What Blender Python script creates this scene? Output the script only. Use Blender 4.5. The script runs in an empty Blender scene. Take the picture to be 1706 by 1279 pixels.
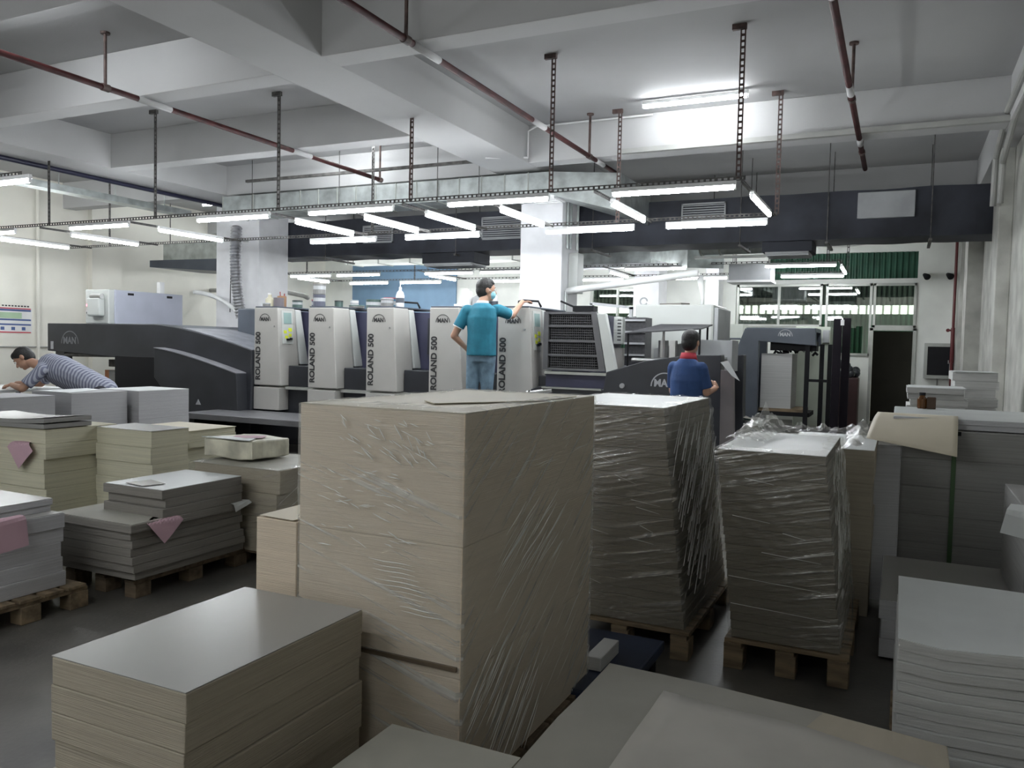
import bpy, bmesh, math, random
from mathutils import Vector, Matrix, noise
random.seed(7)
R = math.radians
sc = bpy.context.scene
col = sc.collection

# ---------------------------------------------------------------- camera
cam_d = bpy.data.cameras.new('camera')
cam = bpy.data.objects.new('camera', cam_d)
col.objects.link(cam)
RM = ((0.90174954, -0.04061217, 0.43034685), (0.43167833, 0.03302639, -0.9014228), (0.02239594, 0.99862901, 0.04731293))
mm = Matrix(RM).to_4x4()
mm.translation = (0, 0, 1.5)
cam.matrix_world = mm
cam_d.sensor_fit = 'HORIZONTAL'
cam_d.sensor_width = 36.0
cam_d.lens = 1351.05 / 1706 * 36.0
cam_d.clip_start = 0.05
cam_d.clip_end = 200
sc.camera = cam
# ---------------------------------------------------------------- world, exposure
w = bpy.data.worlds.new('world')
sc.world = w
w.use_nodes = True
w.node_tree.nodes['Background'].inputs[0].default_value = (0.93, 0.97, 0.84, 1)
w.node_tree.nodes['Background'].inputs[1].default_value = 2.2
sc.view_settings.view_transform = 'Standard'
sc.view_settings.look = 'None'
sc.view_settings.gamma = 1
sc.view_settings.exposure = 1.2
TUBE = 34.0      # emission of a tube
# ---------------------------------------------------------------- materials
def mat(name, c, rough=0.6, metal=0.0, var=0.08, vscale=3.0, bump=0.0, bscale=40, spec=0.5, stretch=(1, 1, 1), vcol=None):
    m = bpy.data.materials.new(name)
    m.use_nodes = True
    nt = m.node_tree
    b = nt.nodes['Principled BSDF']
    b.inputs['Roughness'].default_value = rough
    b.inputs['Metallic'].default_value = metal
    b.inputs['Specular IOR Level'].default_value = spec
    tc = nt.nodes.new('ShaderNodeTexCoord')
    mp = nt.nodes.new('ShaderNodeMapping')
    mp.inputs['Scale'].default_value = stretch
    nt.links.new(tc.outputs['Object'], mp.inputs[0])
    n = nt.nodes.new('ShaderNodeTexNoise')
    n.inputs['Scale'].default_value = vscale
    n.inputs['Detail'].default_value = 5
    nt.links.new(mp.outputs[0], n.inputs['Vector'])
    cr = nt.nodes.new('ShaderNodeValToRGB')
    lo = vcol or tuple(x * (1 - 2 * var) for x in c)
    hi = tuple(min(1, x * (1 + var)) for x in c)
    cr.color_ramp.elements[0].position = 0.3
    cr.color_ramp.elements[1].position = 0.65
    cr.color_ramp.elements[0].color = (*lo, 1)
    cr.color_ramp.elements[1].color = (*hi, 1)
    nt.links.new(n.outputs['Fac'], cr.inputs[0])
    nt.links.new(cr.outputs[0], b.inputs['Base Color'])
    if bump:
        n2 = nt.nodes.new('ShaderNodeTexNoise')
        n2.inputs['Scale'].default_value = bscale
        nt.links.new(mp.outputs[0], n2.inputs['Vector'])
        bp = nt.nodes.new('ShaderNodeBump')
        bp.inputs['Strength'].default_value = bump
        bp.inputs['Distance'].default_value = 0.01
        nt.links.new(n2.outputs['Fac'], bp.inputs['Height'])
        nt.links.new(bp.outputs[0], b.inputs['Normal'])
    return m

def emis(name, c, s):
    m = bpy.data.materials.new(name)
    m.use_nodes = True
    nt = m.node_tree
    nt.nodes.clear()
    e = nt.nodes.new('ShaderNodeEmission')
    e.inputs[0].default_value = (*c, 1)
    e.inputs[1].default_value = s
    o = nt.nodes.new('ShaderNodeOutputMaterial')
    nt.links.new(e.outputs[0], o.inputs[0])
    return m

def paper(name, c, rough=0.75, amt=0.06):
    """cut paper edges: fine horizontal lines"""
    return mat(name, c, rough, var=amt, vscale=2.2, stretch=(0.6, 0.6, 55), bump=0.35, bscale=8)

def film(name, ang, amount=0.10, glint=0.55):
    """clear stretch film with tight creases running at an angle"""
    m = bpy.data.materials.new(name)
    m.use_nodes = True
    nt = m.node_tree
    nt.nodes.clear()
    o = nt.nodes.new('ShaderNodeOutputMaterial')
    tr = nt.nodes.new('ShaderNodeBsdfTransparent')
    tr.inputs[0].default_value = (0.97, 0.97, 0.96, 1)
    gl = nt.nodes.new('ShaderNodeBsdfGlossy')
    gl.inputs['Color'].default_value = (1, 1, 1, 1)
    gl.inputs['Roughness'].default_value = 0.16
    df = nt.nodes.new('ShaderNodeBsdfDiffuse')
    df.inputs[0].default_value = (0.75, 0.75, 0.72, 1)
    mg = nt.nodes.new('ShaderNodeMixShader')
    mg.inputs[0].default_value = glint
    nt.links.new(df.outputs[0], mg.inputs[1])
    nt.links.new(gl.outputs[0], mg.inputs[2])
    tc = nt.nodes.new('ShaderNodeTexCoord')
    mp = nt.nodes.new('ShaderNodeMapping')
    mp.inputs['Rotation'].default_value = ang
    nt.links.new(tc.outputs['Object'], mp.inputs[0])
    mp2 = nt.nodes.new('ShaderNodeMapping')
    mp2.inputs['Scale'].default_value = (0.8, 0.8, 26)
    nt.links.new(mp.outputs[0], mp2.inputs[0])
    n = nt.nodes.new('ShaderNodeTexNoise')
    n.inputs['Scale'].default_value = 2.4
    n.inputs['Detail'].default_value = 4
    nt.links.new(mp2.outputs[0], n.inputs['Vector'])
    nb = nt.nodes.new('ShaderNodeTexNoise')
    nb.inputs['Scale'].default_value = 2.2
    nt.links.new(tc.outputs['Object'], nb.inputs['Vector'])
    cr = nt.nodes.new('ShaderNodeValToRGB')
    cr.color_ramp.elements[0].position = 0.54
    cr.color_ramp.elements[1].position = 0.70
    nt.links.new(n.outputs['Fac'], cr.inputs[0])
    cb = nt.nodes.new('ShaderNodeValToRGB')
    cb.color_ramp.elements[0].position = 0.42
    cb.color_ramp.elements[1].position = 0.62
    nt.links.new(nb.outputs['Fac'], cb.inputs[0])
    mu = nt.nodes.new('ShaderNodeMath')
    mu.operation = 'MULTIPLY'
    nt.links.new(cr.outputs[0], mu.inputs[0])
    nt.links.new(cb.outputs[0], mu.inputs[1])
    ma = nt.nodes.new('ShaderNodeMath')
    ma.operation = 'MULTIPLY_ADD'
    ma.inputs[1].default_value = 0.55
    ma.inputs[2].default_value = amount
    nt.links.new(mu.outputs[0], ma.inputs[0])
    bp = nt.nodes.new('ShaderNodeBump')
    bp.inputs['Strength'].default_value = 0.8
    bp.inputs['Distance'].default_value = 0.012
    nt.links.new(n.outputs['Fac'], bp.inputs['Height'])
    nt.links.new(bp.outputs[0], gl.inputs['Normal'])
    mx = nt.nodes.new('ShaderNodeMixShader')
    nt.links.new(ma.outputs[0], mx.inputs[0])
    nt.links.new(tr.outputs[0], mx.inputs[1])
    nt.links.new(mg.outputs[0], mx.inputs[2])
    nt.links.new(mx.outputs[0], o.inputs[0])
    return m

def glass(name, tint=(0.66, 0.72, 0.68), refl=0.15):
    m = bpy.data.materials.new(name)
    m.use_nodes = True
    nt = m.node_tree
    nt.nodes.clear()
    o = nt.nodes.new('ShaderNodeOutputMaterial')
    tr = nt.nodes.new('ShaderNodeBsdfTransparent')
    tr.inputs[0].default_value = (*tint, 1)
    gl = nt.nodes.new('ShaderNodeBsdfGlossy')
    gl.inputs['Roughness'].default_value = 0.02
    mx = nt.nodes.new('ShaderNodeMixShader')
    mx.inputs[0].default_value = refl
    nt.links.new(tr.outputs[0], mx.inputs[1])
    nt.links.new(gl.outputs[0], mx.inputs[2])
    nt.links.new(mx.outputs[0], o.inputs[0])
    return m

M = dict(
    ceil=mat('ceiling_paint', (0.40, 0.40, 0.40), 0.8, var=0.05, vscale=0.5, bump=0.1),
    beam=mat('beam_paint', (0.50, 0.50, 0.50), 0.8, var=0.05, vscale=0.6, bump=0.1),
    wall=mat('wall_paint', (0.84, 0.82, 0.74), 0.8, var=0.05, vscale=0.7, bump=0.1),
    wallw=mat('wall_white', (0.84, 0.85, 0.80), 0.8, var=0.08, vscale=0.9, bump=0.1),
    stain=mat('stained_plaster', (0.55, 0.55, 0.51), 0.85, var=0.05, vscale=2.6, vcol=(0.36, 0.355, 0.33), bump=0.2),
    colm=mat('column_paint', (0.88, 0.88, 0.90), 0.6, var=0.04),
    floor=mat('concrete_floor', (0.115, 0.108, 0.095), 0.45, var=0.2, vscale=1.4, bump=0.12, vcol=(0.045, 0.043, 0.04)),
    cream=paper('cream_paper_edges', (0.66, 0.56, 0.44), amt=.03),
    cream2=paper('yellowish_paper_edges', (0.60, 0.575, 0.44)),
    buff=paper('buff_paper_edges', (0.40, 0.355, 0.28), amt=.05),
    brown=paper('brown_board_edges', (0.165, 0.145, 0.11)),
    grey=paper('grey_paper_edges', (0.29, 0.285, 0.275)),
    grey2=paper('pale_grey_paper_edges', (0.50, 0.50, 0.52)),
    grey3=paper('mid_grey_paper_edges', (0.36, 0.36, 0.37), amt=.03),
    dark=paper('dark_board_edges', (0.21, 0.195, 0.175)),
    white=paper('white_paper_edges', (0.50, 0.50, 0.49)),
    sheet=mat('coated_sheet', (0.35, 0.34, 0.325), 0.26, var=0.03, vscale=1.5, spec=0.5),
    sheetc=mat('cream_sheet', (0.62, 0.56, 0.44), 0.6, var=0.03),
    sheetw=mat('white_sheet', (0.60, 0.62, 0.62), 0.4, var=0.04),
    sheetk=mat('kraft_wrapper_sheet', (0.30, 0.285, 0.25), 0.75, var=0.08, vscale=2.0, bump=0.15, bscale=6),
    sheetd=mat('dull_sheet', (0.40, 0.39, 0.34), 0.6, var=0.08),
    pink=mat('pink_slip', (0.55, 0.36, 0.42), 0.7, var=0.05),
    wood=mat('pallet_wood', (0.21, 0.155, 0.095), 0.75, var=0.25, vscale=4, stretch=(1, 6, 6)),
    woodd=mat('dark_pallet_wood', (0.13, 0.095, 0.06), 0.8, var=0.25, vscale=4, stretch=(1, 6, 6)),
    tower=mat('press_grey_panel', (0.42, 0.41, 0.385), 0.42, var=0.04, vscale=2),
    towerl=mat('press_light_panel', (0.50, 0.52, 0.50), 0.38, var=0.04, vscale=2),
    press=mat('press_dark_enamel', (0.028, 0.030, 0.036), 0.38, var=0.15, vscale=2),
    press2=mat('press_blue_grey_enamel', (0.075, 0.088, 0.11), 0.4, var=0.1, vscale=2),
    violet=mat('violet_panel', (0.045, 0.046, 0.085), 0.4, var=0.1),
    black=mat('black_enamel', (0.010, 0.010, 0.012), 0.6, spec=0.25),
    mesh=mat('guard_black', (0.05, 0.05, 0.055), 0.5, var=0.2, vscale=30),
    silver=mat('galvanised_steel', (0.58, 0.62, 0.61), 0.34, metal=0.75, var=0.15, vscale=5, bump=0.1, bscale=6),
    steel=mat('brushed_steel', (0.5, 0.5, 0.5), 0.3, metal=0.9),
    duct=mat('black_insulation', (0.030, 0.033, 0.045), 0.7, var=0.25, vscale=2, bump=0.6, bscale=4),
    grille=mat('grille_grey', (0.36, 0.37, 0.38), 0.5),
    box=mat('blue_grey_cabinet', (0.44, 0.46, 0.54), 0.45, var=0.03),
    red=mat('red_pipe_paint', (0.060, 0.014, 0.014), 0.6, spec=0.2, var=0.25, vscale=6),
    rust=mat('rusty_angle_steel', (0.10, 0.065, 0.058), 0.6, var=0.3, vscale=12),
    angle=mat('dark_angle_steel', (0.10, 0.095, 0.09), 0.6, var=0.3, vscale=12),
    whitep=mat('white_plastic', (0.80, 0.80, 0.80), 0.35, var=0.02),
    ink=mat('ink_lettering', (0.03, 0.03, 0.032), 0.5),
    inkw=mat('silver_lettering', (0.42, 0.43, 0.45), 0.4),
    inkg=mat('dull_silver_lettering', (0.16, 0.165, 0.18), 0.4),
    yellow=mat('yellow_label', (0.72, 0.78, 0.05), 0.5, var=0.02),
    skin=mat('skin', (0.50, 0.29, 0.20), 0.5, var=0.06, vscale=8),
    hair=mat('black_hair', (0.012, 0.011, 0.011), 0.5, var=0.3, vscale=60, bump=0.5, bscale=120),
    teal=mat('teal_cotton', (0.022, 0.20, 0.29), 0.8, var=0.12, vscale=7, bump=0.4, bscale=14),
    blue=mat('blue_cotton', (0.035, 0.085, 0.24), 0.8, var=0.12, vscale=7, bump=0.4, bscale=14),
    denim=mat('washed_denim', (0.16, 0.25, 0.33), 0.85, var=0.2, vscale=9, bump=0.4, bscale=20),
    trous=mat('dark_trousers', (0.03, 0.03, 0.04), 0.85),
    collar=mat('red_collar', (0.40, 0.03, 0.05), 0.8),
    mask=mat('surgical_mask', (0.30, 0.60, 0.68), 0.7, var=0.03),
    green=mat('green_corrugated_sheet', (0.025, 0.09, 0.055), 0.5, var=0.2, vscale=2),
    glass=glass('window_glass'),
    gdark=glass('cabinet_glass', (0.2, 0.2, 0.2), 0.2),
    alu=mat('aluminium_frame', (0.42, 0.43, 0.40), 0.4, metal=0.4),
    bluew=mat('blue_partition', (0.17, 0.28, 0.40), 0.6, var=0.04),
    navy=mat('navy_painted_board', (0.018, 0.028, 0.06), 0.4, var=0.25, vscale=3),
    dkgreen=mat('dark_plastic_can', (0.06, 0.10, 0.09), 0.4),
    strap=mat('green_strap', (0.06, 0.12, 0.05), 0.4),
    conduit=mat('grey_pipe', (0.40, 0.40, 0.38), 0.5),
    pipew=mat('white_pipe', (0.78, 0.79, 0.78), 0.35),
    brownglass=mat('amber_bottle', (0.12, 0.05, 0.015), 0.15),
    foil=mat('foil_hose', (0.62, 0.62, 0.64), 0.28, metal=0.8, var=0.1, vscale=9),
    led=emis('red_led', (1.0, 0.12, 0.16), 3.0),
    tube=emis('lit_tube', (0.93, 0.97, 1.0), TUBE),
    filmA=film('stretch_film_upper', (R(16), R(6), 0), 0.07),
    filmB=film('stretch_film_diagonal', (R(-33), R(-14), 0), 0.20, .12),
    filmC=film('stretch_film_loose', (R(-25), R(12), 0), 0.09, .6),
)

def striped(name, a, b, scale):
    m = bpy.data.materials.new(name)
    m.use_nodes = True
    nt = m.node_tree
    bs = nt.nodes['Principled BSDF']
    bs.inputs['Roughness'].default_value = 0.85
    tc = nt.nodes.new('ShaderNodeTexCoord')
    wv = nt.nodes.new('ShaderNodeTexWave')
    wv.bands_direction = 'X'
    wv.inputs['Scale'].default_value = scale
    wv.inputs['Distortion'].default_value = 1.0
    nt.links.new(tc.outputs['Object'], wv.inputs['Vector'])
    cr = nt.nodes.new('ShaderNodeValToRGB')
    cr.color_ramp.elements[0].position = 0.45
    cr.color_ramp.elements[1].position = 0.55
    cr.color_ramp.elements[0].color = (*a, 1)
    cr.color_ramp.elements[1].color = (*b, 1)
    nt.links.new(wv.outputs['Color'], cr.inputs[0])
    nt.links.new(cr.outputs[0], bs.inputs['Base Color'])
    return m
M['stripe'] = striped('striped_cotton', (0.16, 0.17, 0.24), (0.38, 0.40, 0.47), 12)
M['mesh_white'] = striped('ribbed_foil', (0.75, 0.75, 0.78), (0.20, 0.20, 0.22), 9)

# ---------------------------------------------------------------- geometry helpers
def box(bm, x0, x1, y0, y1, z0, z1):
    vs = [bm.verts.new((x, y, z)) for z in (z0, z1) for y in (y0, y1) for x in (x0, x1)]
    for f in ((0, 2, 3, 1), (4, 5, 7, 6), (0, 1, 5, 4), (2, 6, 7, 3), (0, 4, 6, 2), (1, 3, 7, 5)):
        bm.faces.new([vs[i] for i in f])
    return vs

def hexa(bm, pts):
    """8 points: bottom ring of four then top ring of four (ccw from above)"""
    v = [bm.verts.new(p) for p in pts]
    for f in ((3, 2, 1, 0), (4, 5, 6, 7), (0, 1, 5, 4), (1, 2, 6, 5), (2, 3, 7, 6), (3, 0, 4, 7)):
        bm.faces.new([v[i] for i in f])

def prism(bm, prof, a0, a1, axis='X'):
    """extrude a 2-D outline along an axis; prof = (u,v) with X:(y,z) Y:(x,z) Z:(x,y)"""
    def P(a, u, v):
        return (a, u, v) if axis == 'X' else ((u, a, v) if axis == 'Y' else (u, v, a))
    A = [bm.verts.new(P(a0, u, v)) for u, v in prof]
    B = [bm.verts.new(P(a1, u, v)) for u, v in prof]
    n = len(prof)
    bm.faces.new(A)
    bm.faces.new(B[::-1])
    for i in range(n):
        bm.faces.new((A[i], B[i], B[(i + 1) % n], A[(i + 1) % n]))

def cyl(bm, p0, p1, r0, r1=None, n=14, cap=True):
    r1 = r0 if r1 is None else r1
    p0, p1 = Vector(p0), Vector(p1)
    d = (p1 - p0).normalized()
    u = d.orthogonal().normalized()
    v = d.cross(u)
    A, B = [], []
    for i in range(n):
        a = 2 * math.pi * i / n
        o = u * math.cos(a) + v * math.sin(a)
        A.append(bm.verts.new(p0 + o * r0))
        B.append(bm.verts.new(p1 + o * r1))
    for i in range(n):
        bm.faces.new((A[i], A[(i + 1) % n], B[(i + 1) % n], B[i]))
    if cap:
        bm.faces.new(A[::-1])
        bm.faces.new(B)

def tube(bm, pts, r, n=10, rf=None):
    pts = [Vector(p) for p in pts]
    rings = []
    up = None
    for i, p in enumerate(pts):
        d = (pts[min(i + 1, len(pts) - 1)] - pts[max(i - 1, 0)]).normalized()
        u = d.orthogonal().normalized() if up is None else (up - d * up.dot(d)).normalized()
        up = u
        v = d.cross(u)
        rr = rf(i) if rf else r
        rings.append([bm.verts.new(p + (u * math.cos(2 * math.pi * k / n) + v * math.sin(2 * math.pi * k / n)) * rr) for k in range(n)])
    for a, b in zip(rings, rings[1:]):
        for k in range(n):
            bm.faces.new((a[k], a[(k + 1) % n], b[(k + 1) % n], b[k]))
    bm.faces.new(rings[0][::-1])
    bm.faces.new(rings[-1])

def sph(bm, c, r, rot=None, seg=16):
    res = bmesh.ops.create_uvsphere(bm, u_segments=seg, v_segments=seg // 2 + 2, radius=1.0)
    m4 = Matrix.Translation(Vector(c)) @ (rot.to_4x4() if rot else Matrix.Identity(4)) @ Matrix.Diagonal((*((r, r, r) if isinstance(r, (int, float)) else r), 1))
    bmesh.ops.transform(bm, matrix=m4, verts=res['verts'])

def lathe(bm, c, prof, n=18):
    c = Vector(c)
    rings = [[bm.verts.new(c + Vector((r * math.cos(2 * math.pi * k / n), r * math.sin(2 * math.pi * k / n), z))) for k in range(n)] for r, z in prof]
    for a, b in zip(rings, rings[1:]):
        for k in range(n):
            bm.faces.new((a[k], a[(k + 1) % n], b[(k + 1) % n], b[k]))
    bm.faces.new(rings[0][::-1])
    bm.faces.new(rings[-1])

def thing(name, label, cat, loc=(0, 0, 0), group=None):
    o = bpy.data.objects.new(name, None)
    o.empty_display_size = 0.1
    col.objects.link(o)
    o.location = loc
    o['label'] = label
    o['category'] = cat
    if group:
        o['group'] = group
    return o

def wloc(o):
    v = Vector(o.location)
    while o.parent:
        o = o.parent
        v += Vector(o.location)
    return v

def obj(name, bm, m, parent=None, bev=0.0, smooth=False, seg=2, origin=None, solid=0.0):
    """link a bmesh given in world coordinates as one mesh object, kept relative to its parent"""
    base = wloc(parent) if parent else Vector(origin or (0, 0, 0))
    bmesh.ops.recalc_face_normals(bm, faces=bm.faces)
    bmesh.ops.translate(bm, verts=bm.verts, vec=-base)
    me = bpy.data.meshes.new(name)
    bm.to_mesh(me)
    bm.free()
    o = bpy.data.objects.new(name, me)
    me.materials.append(m)
    col.objects.link(o)
    if parent:
        o.parent = parent
    else:
        o.location = base
    if smooth:
        for p in me.polygons:
            p.use_smooth = True
    if solid:
        s = o.modifiers.new('thickness', 'SOLIDIFY')
        s.thickness = solid
    if bev:
        b = o.modifiers.new('edge', 'BEVEL')
        b.width = bev
        b.segments = seg
        b.limit_method = 'ANGLE'
    return o

def tag(o, label, cat, group=None):
    o['label'] = label
    o['category'] = cat
    if group:
        o['group'] = group
    return o

def B():
    return bmesh.new()

def bx(name, m, dims, parent=None, bev=0.0, origin=None):
    b = B()
    box(b, *dims)
    if parent is None and origin is None:
        origin = ((dims[0] + dims[1]) / 2, (dims[2] + dims[3]) / 2, dims[4])
    return obj(name, b, m, parent, bev, origin=origin)

def struct(name, bm, m, bev=0.0):
    o = obj(name, bm, m, None, bev)
    o['kind'] = 'structure'
    return o

def text_mesh(bm, s, size, place):
    """adds filled letters to bm; place maps (x, y) of the text plane to 3-D"""
    cu = bpy.data.curves.new('letters', 'FONT')
    cu.body = s
    cu.size = size
    cu.offset = size * 0.035
    t = bpy.data.objects.new('letters', cu)
    col.objects.link(t)
    dg = bpy.context.evaluated_depsgraph_get()
    me = bpy.data.meshes.new_from_object(t.evaluated_get(dg))
    n0 = len(bm.verts)
    bm.verts.ensure_lookup_table()
    vs = [bm.verts.new(place(v.co.x, v.co.y)) for v in me.vertices]
    for p in me.polygons:
        try:
            bm.faces.new([vs[i] for i in p.vertices])
        except ValueError:
            pass
    wdt = max(v.co.x for v in me.vertices)
    bpy.data.objects.remove(t)
    bpy.data.meshes.remove(me)
    return wdt

def logo(name, parent, x, y, z, s, m, nx=1.0):
    """half-round arch over the three letters, standing on a front face (y const)"""
    b = B()
    n = 28
    ri, ro = s * 0.46, s * 0.5
    prev = None
    for i in range(n + 1):
        a = math.pi * i / n
        p = [b.verts.new((x + r * math.cos(a), y, z + r * 0.98 * math.sin(a))) for r in (ri, ro)]
        if prev:
            b.faces.new((prev[0], prev[1], p[1], p[0]))
        prev = p
    wd = s * 0.72
    k = wd / 2.35
    text_mesh(b, 'MAN', s * 0.36, lambda u, v: (x - s * 0.385 + u * 0.93, y, z + v))
    o = obj(name, b, m, parent)
    sd = o.modifiers.new('thickness', 'SOLIDIFY')
    sd.thickness = 0.002
    return o

# ---------------------------------------------------------------- the room
XL, XR, YF, YB, ZC = -15.0, 1.15, -4.0, 18.8, 4.5
b = B(); box(b, XL - .3, XR + .3, YF - .3, YB + 3, -0.2, 0); struct('floor', b, M['floor'])
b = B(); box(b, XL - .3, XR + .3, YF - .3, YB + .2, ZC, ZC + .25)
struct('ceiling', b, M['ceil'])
b = B(); box(b, XL - .25, XL, YF, YB, 0, ZC)
for y in (5.6, 11.6, 17.2):
    box(b, XL, XL + .12, y - .35, y + .35, 0, ZC)
struct('wall_left', b, M['wall'])
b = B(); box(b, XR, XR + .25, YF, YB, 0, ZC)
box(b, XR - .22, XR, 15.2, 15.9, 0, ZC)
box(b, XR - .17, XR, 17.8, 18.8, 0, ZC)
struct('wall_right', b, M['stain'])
b = B(); box(b, XL - .25, XR + .25, YF - .25, YF, 0, ZC); struct('wall_front', b, M['wall'])
# back wall with its openings
b = B()
T0, T1 = YB, YB + .2
box(b, XL - .25, -6.9, T0, T1, 0, ZC)
box(b, -6.9, -5.3, T0, T1, 0, 1.45); box(b, -6.9, -5.3, T0, T1, 2.95, ZC)
box(b, -5.3, -3.4, T0, T1, 0, ZC)
box(b, -3.4, -1.55, T0, T1, 0, 2.05); box(b, -3.4, .26, T0, T1, 3.64, ZC)
box(b, -1.55, -.58, T0, T1, 0, 1.45)
box(b, .26, XR + .25, T0, T1, 0, ZC)
box(b, -3.4, .26, T0, T1, 2.98, 3.08)
box(b, -3.4, -2.7, T0, T1, 3.08, 3.64)
struct('wall_back', b, M['wallw'])
# beams
def beam(x0, x1, y0, y1, z0=4.0, m='beam'):
    b = B(); box(b, x0, x1, y0, y1, z0, ZC); o = struct('ceiling_beam', b, M[m], bev=0.006); return o
beam(-5.43, -4.70, YF, YB)
beam(-11.45, -10.7, YF, YB)
beam(.95, XR, YF, YB)
for x0, x1, ys in ((-4.70, .95, (5.8, 10.2, 14.4)), (-10.7, -5.43, (3.9, 6.02, 8.4, 10.7, 14.4)), (XL, -11.45, (6.02, 10.7, 14.4))):
    for y in ys:
        beam(x0, x1, y, y + .28)
def column(x0, x1, y0, y1, m='colm', z1=4.0):
    b = B(); box(b, x0, x1, y0, y1, 0, z1); return struct('column', b, M[m], bev=0.01)
column(-5.40, -4.70, 11.5, 12.2)
column(-11.75, -10.7, 11.5, 12.29)
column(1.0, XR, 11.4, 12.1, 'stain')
column(-5.6, -5.0, 18.1, YB, 'colm')
column(-4.0, -3.7, 18.3, YB, 'colm')

# windows and door in the back wall
def window(n, x0, x1, z0, z1, muls, y=YB):
    b = B()
    t = .05
    box(b, x0, x1, y - .04, y + .06, z0, z0 + t); box(b, x0, x1, y - .04, y + .06, z1 - t, z1)
    box(b, x0, x0 + t, y - .04, y + .06, z0, z1); box(b, x1 - t, x1, y - .04, y + .06, z0, z1)
    for m_ in muls:
        box(b, m_ - t / 2, m_ + t / 2, y - .035, y + .055, z0, z1)
    f = struct('window_%d' % n, b, M['alu'])
    g = B(); box(g, x0 + t, x1 - t, y + .01, y + .018, z0 + t, z1 - t)
    obj('pane', g, M['glass'], f)
    return f
window(1, -3.38, -1.57, 2.05, 2.98, (-2.47,))
window(2, -1.5, -.58, 1.45, 2.98, ())
window(3, -.56, .26, 2.05, 2.98, ())
window(4, -6.88, -5.62, 1.45, 2.95, (-6.2,))
b = B()
box(b, -.60, -.54, YB - .05, YB + .2, 0, 2.04); box(b, .22, .28, YB - .05, YB + .2, 0, 2.04); box(b, -.60, .28, YB - .05, YB + .2, 1.99, 2.05)
struct('door_1', b, M['alu'])
b = B(); box(b, -.60, .26, YB + .9, YB + 1.0, 0, 2.0)  # flat dark sheet stands in for the darkness beyond the open door
tag(obj('dark_door_backdrop', b, mat('backdrop', (0.012, 0.011, 0.010), 0.95, spec=.1), None, origin=(-.17, YB + .95, 0)), 'flat dark curtain filling the doorway in the back wall', 'backdrop')
# green corrugated cladding outside
def corrugated(x0, x1, y, z0, z1, pitch=0.11, amp=0.018):
    b = B()
    n = int((x1 - x0) / (pitch / 4))
    prev = None
    for i in range(n + 1):
        x = x0 + (x1 - x0) * i / n
        yy = y + amp * (1 if (i % 4) in (1, 2) else -1)
        p = (b.verts.new((x, yy, z0)), b.verts.new((x, yy, z1)))
        if prev:
            b.faces.new((prev[0], p[0], p[1], prev[1]))
        prev = p
    return b
o = obj('corrugated_sheet', corrugated(-2.7, .26, YB + .1, 3.08, 3.64), M['green'], None, origin=(-1.2, YB + .1, 3.08), solid=.004)
tag(o, 'green corrugated sheet panel above the windows and door of back wall', 'cladding')
o = obj('corrugated_fence', corrugated(-8, 3, YB + 2.6, 0, 2.45), M['green'], None, origin=(-2.5, YB + 2.6, 0), solid=.004)
tag(o, 'green corrugated fence outside the back windows, below the bright gap', 'fence')
o = obj('corrugated_canopy', corrugated(-8, 3, YB + 2.6, 2.66, 4.6), mat('dark_canopy', (0.04, 0.055, 0.05), 0.6), None, origin=(-2.5, YB + 2.6, 2.66), solid=.004)
tag(o, 'dark corrugated canopy outside the back windows, above the bright gap', 'canopy')
b = B(); box(b, -8, 3, YB + .2, YB + 2.7, 4.6, 4.7); struct('canopy_roof', b, M['black'])
for i in range(30):
    tag(bx('gap_brick', M['wallw'], (-4.4 + i * .18, -4.355 + i * .18, YB + 2.55, YB + 2.65, 2.45, 2.66)),
        'small pale block standing in the bright gap outside back windows', 'block', 'blocks in the bright gap outside')

# things on the walls
t = thing('safety_poster', 'pale safety poster with red, blue and green bands on the left wall', 'poster', (XL + .008, 9.6, 1.55))
bx('sheet', M['whitep'], (XL + .002, XL + .008, 9.1, 10.05, 1.53, 2.0), t)
def band(z0, z1, c, y0=9.1, y1=10.03):
    bx('printed_band', c, (XL + .008, XL + .010, y0, y1, z0, z1), t)
cr_, cb_, cg_ = mat('print_red', (.6, .05, .08), .6), mat('print_blue', (.08, .13, .32), .6), mat('print_green', (.45, .62, .42), .6)
band(1.975, 1.995, cr_); band(1.53, 1.55, cr_); band(1.935, 1.97, cb_); band(1.76, 1.79, cb_); band(1.67, 1.70, cb_)
band(1.80, 1.91, cg_, 9.3, 9.85)
for k in range(3):
    band(1.58, 1.64, cb_, 9.45 + k * .2, 9.52 + k * .2)
b = B()
for k in range(9):
    box(b, XL + .002, XL + .008, 9.48 + k * .06, 9.515 + k * .06, 2.02, 2.045)
obj('heading', b, M['ink'], t)
b = B(); tube(b, [(XL + .03, YF + .5, 1.27), (XL + .03, 11.2, 1.27)], .014)
tag(obj('wall_conduit', b, M['conduit'], None, origin=(XL + .03, 5, 1.27)), 'thin grey conduit running level along the left wall under the poster', 'pipe')
b = B(); tube(b, [(XL + .15, 10.08, 4.4), (XL + .15, 10.08, .1)], .03)
tag(obj('wall_pipe', b, M['wall'], None, origin=(XL + .15, 10.08, 0)), 'cream upright pipe on the left wall beside the safety poster', 'pipe')
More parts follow.
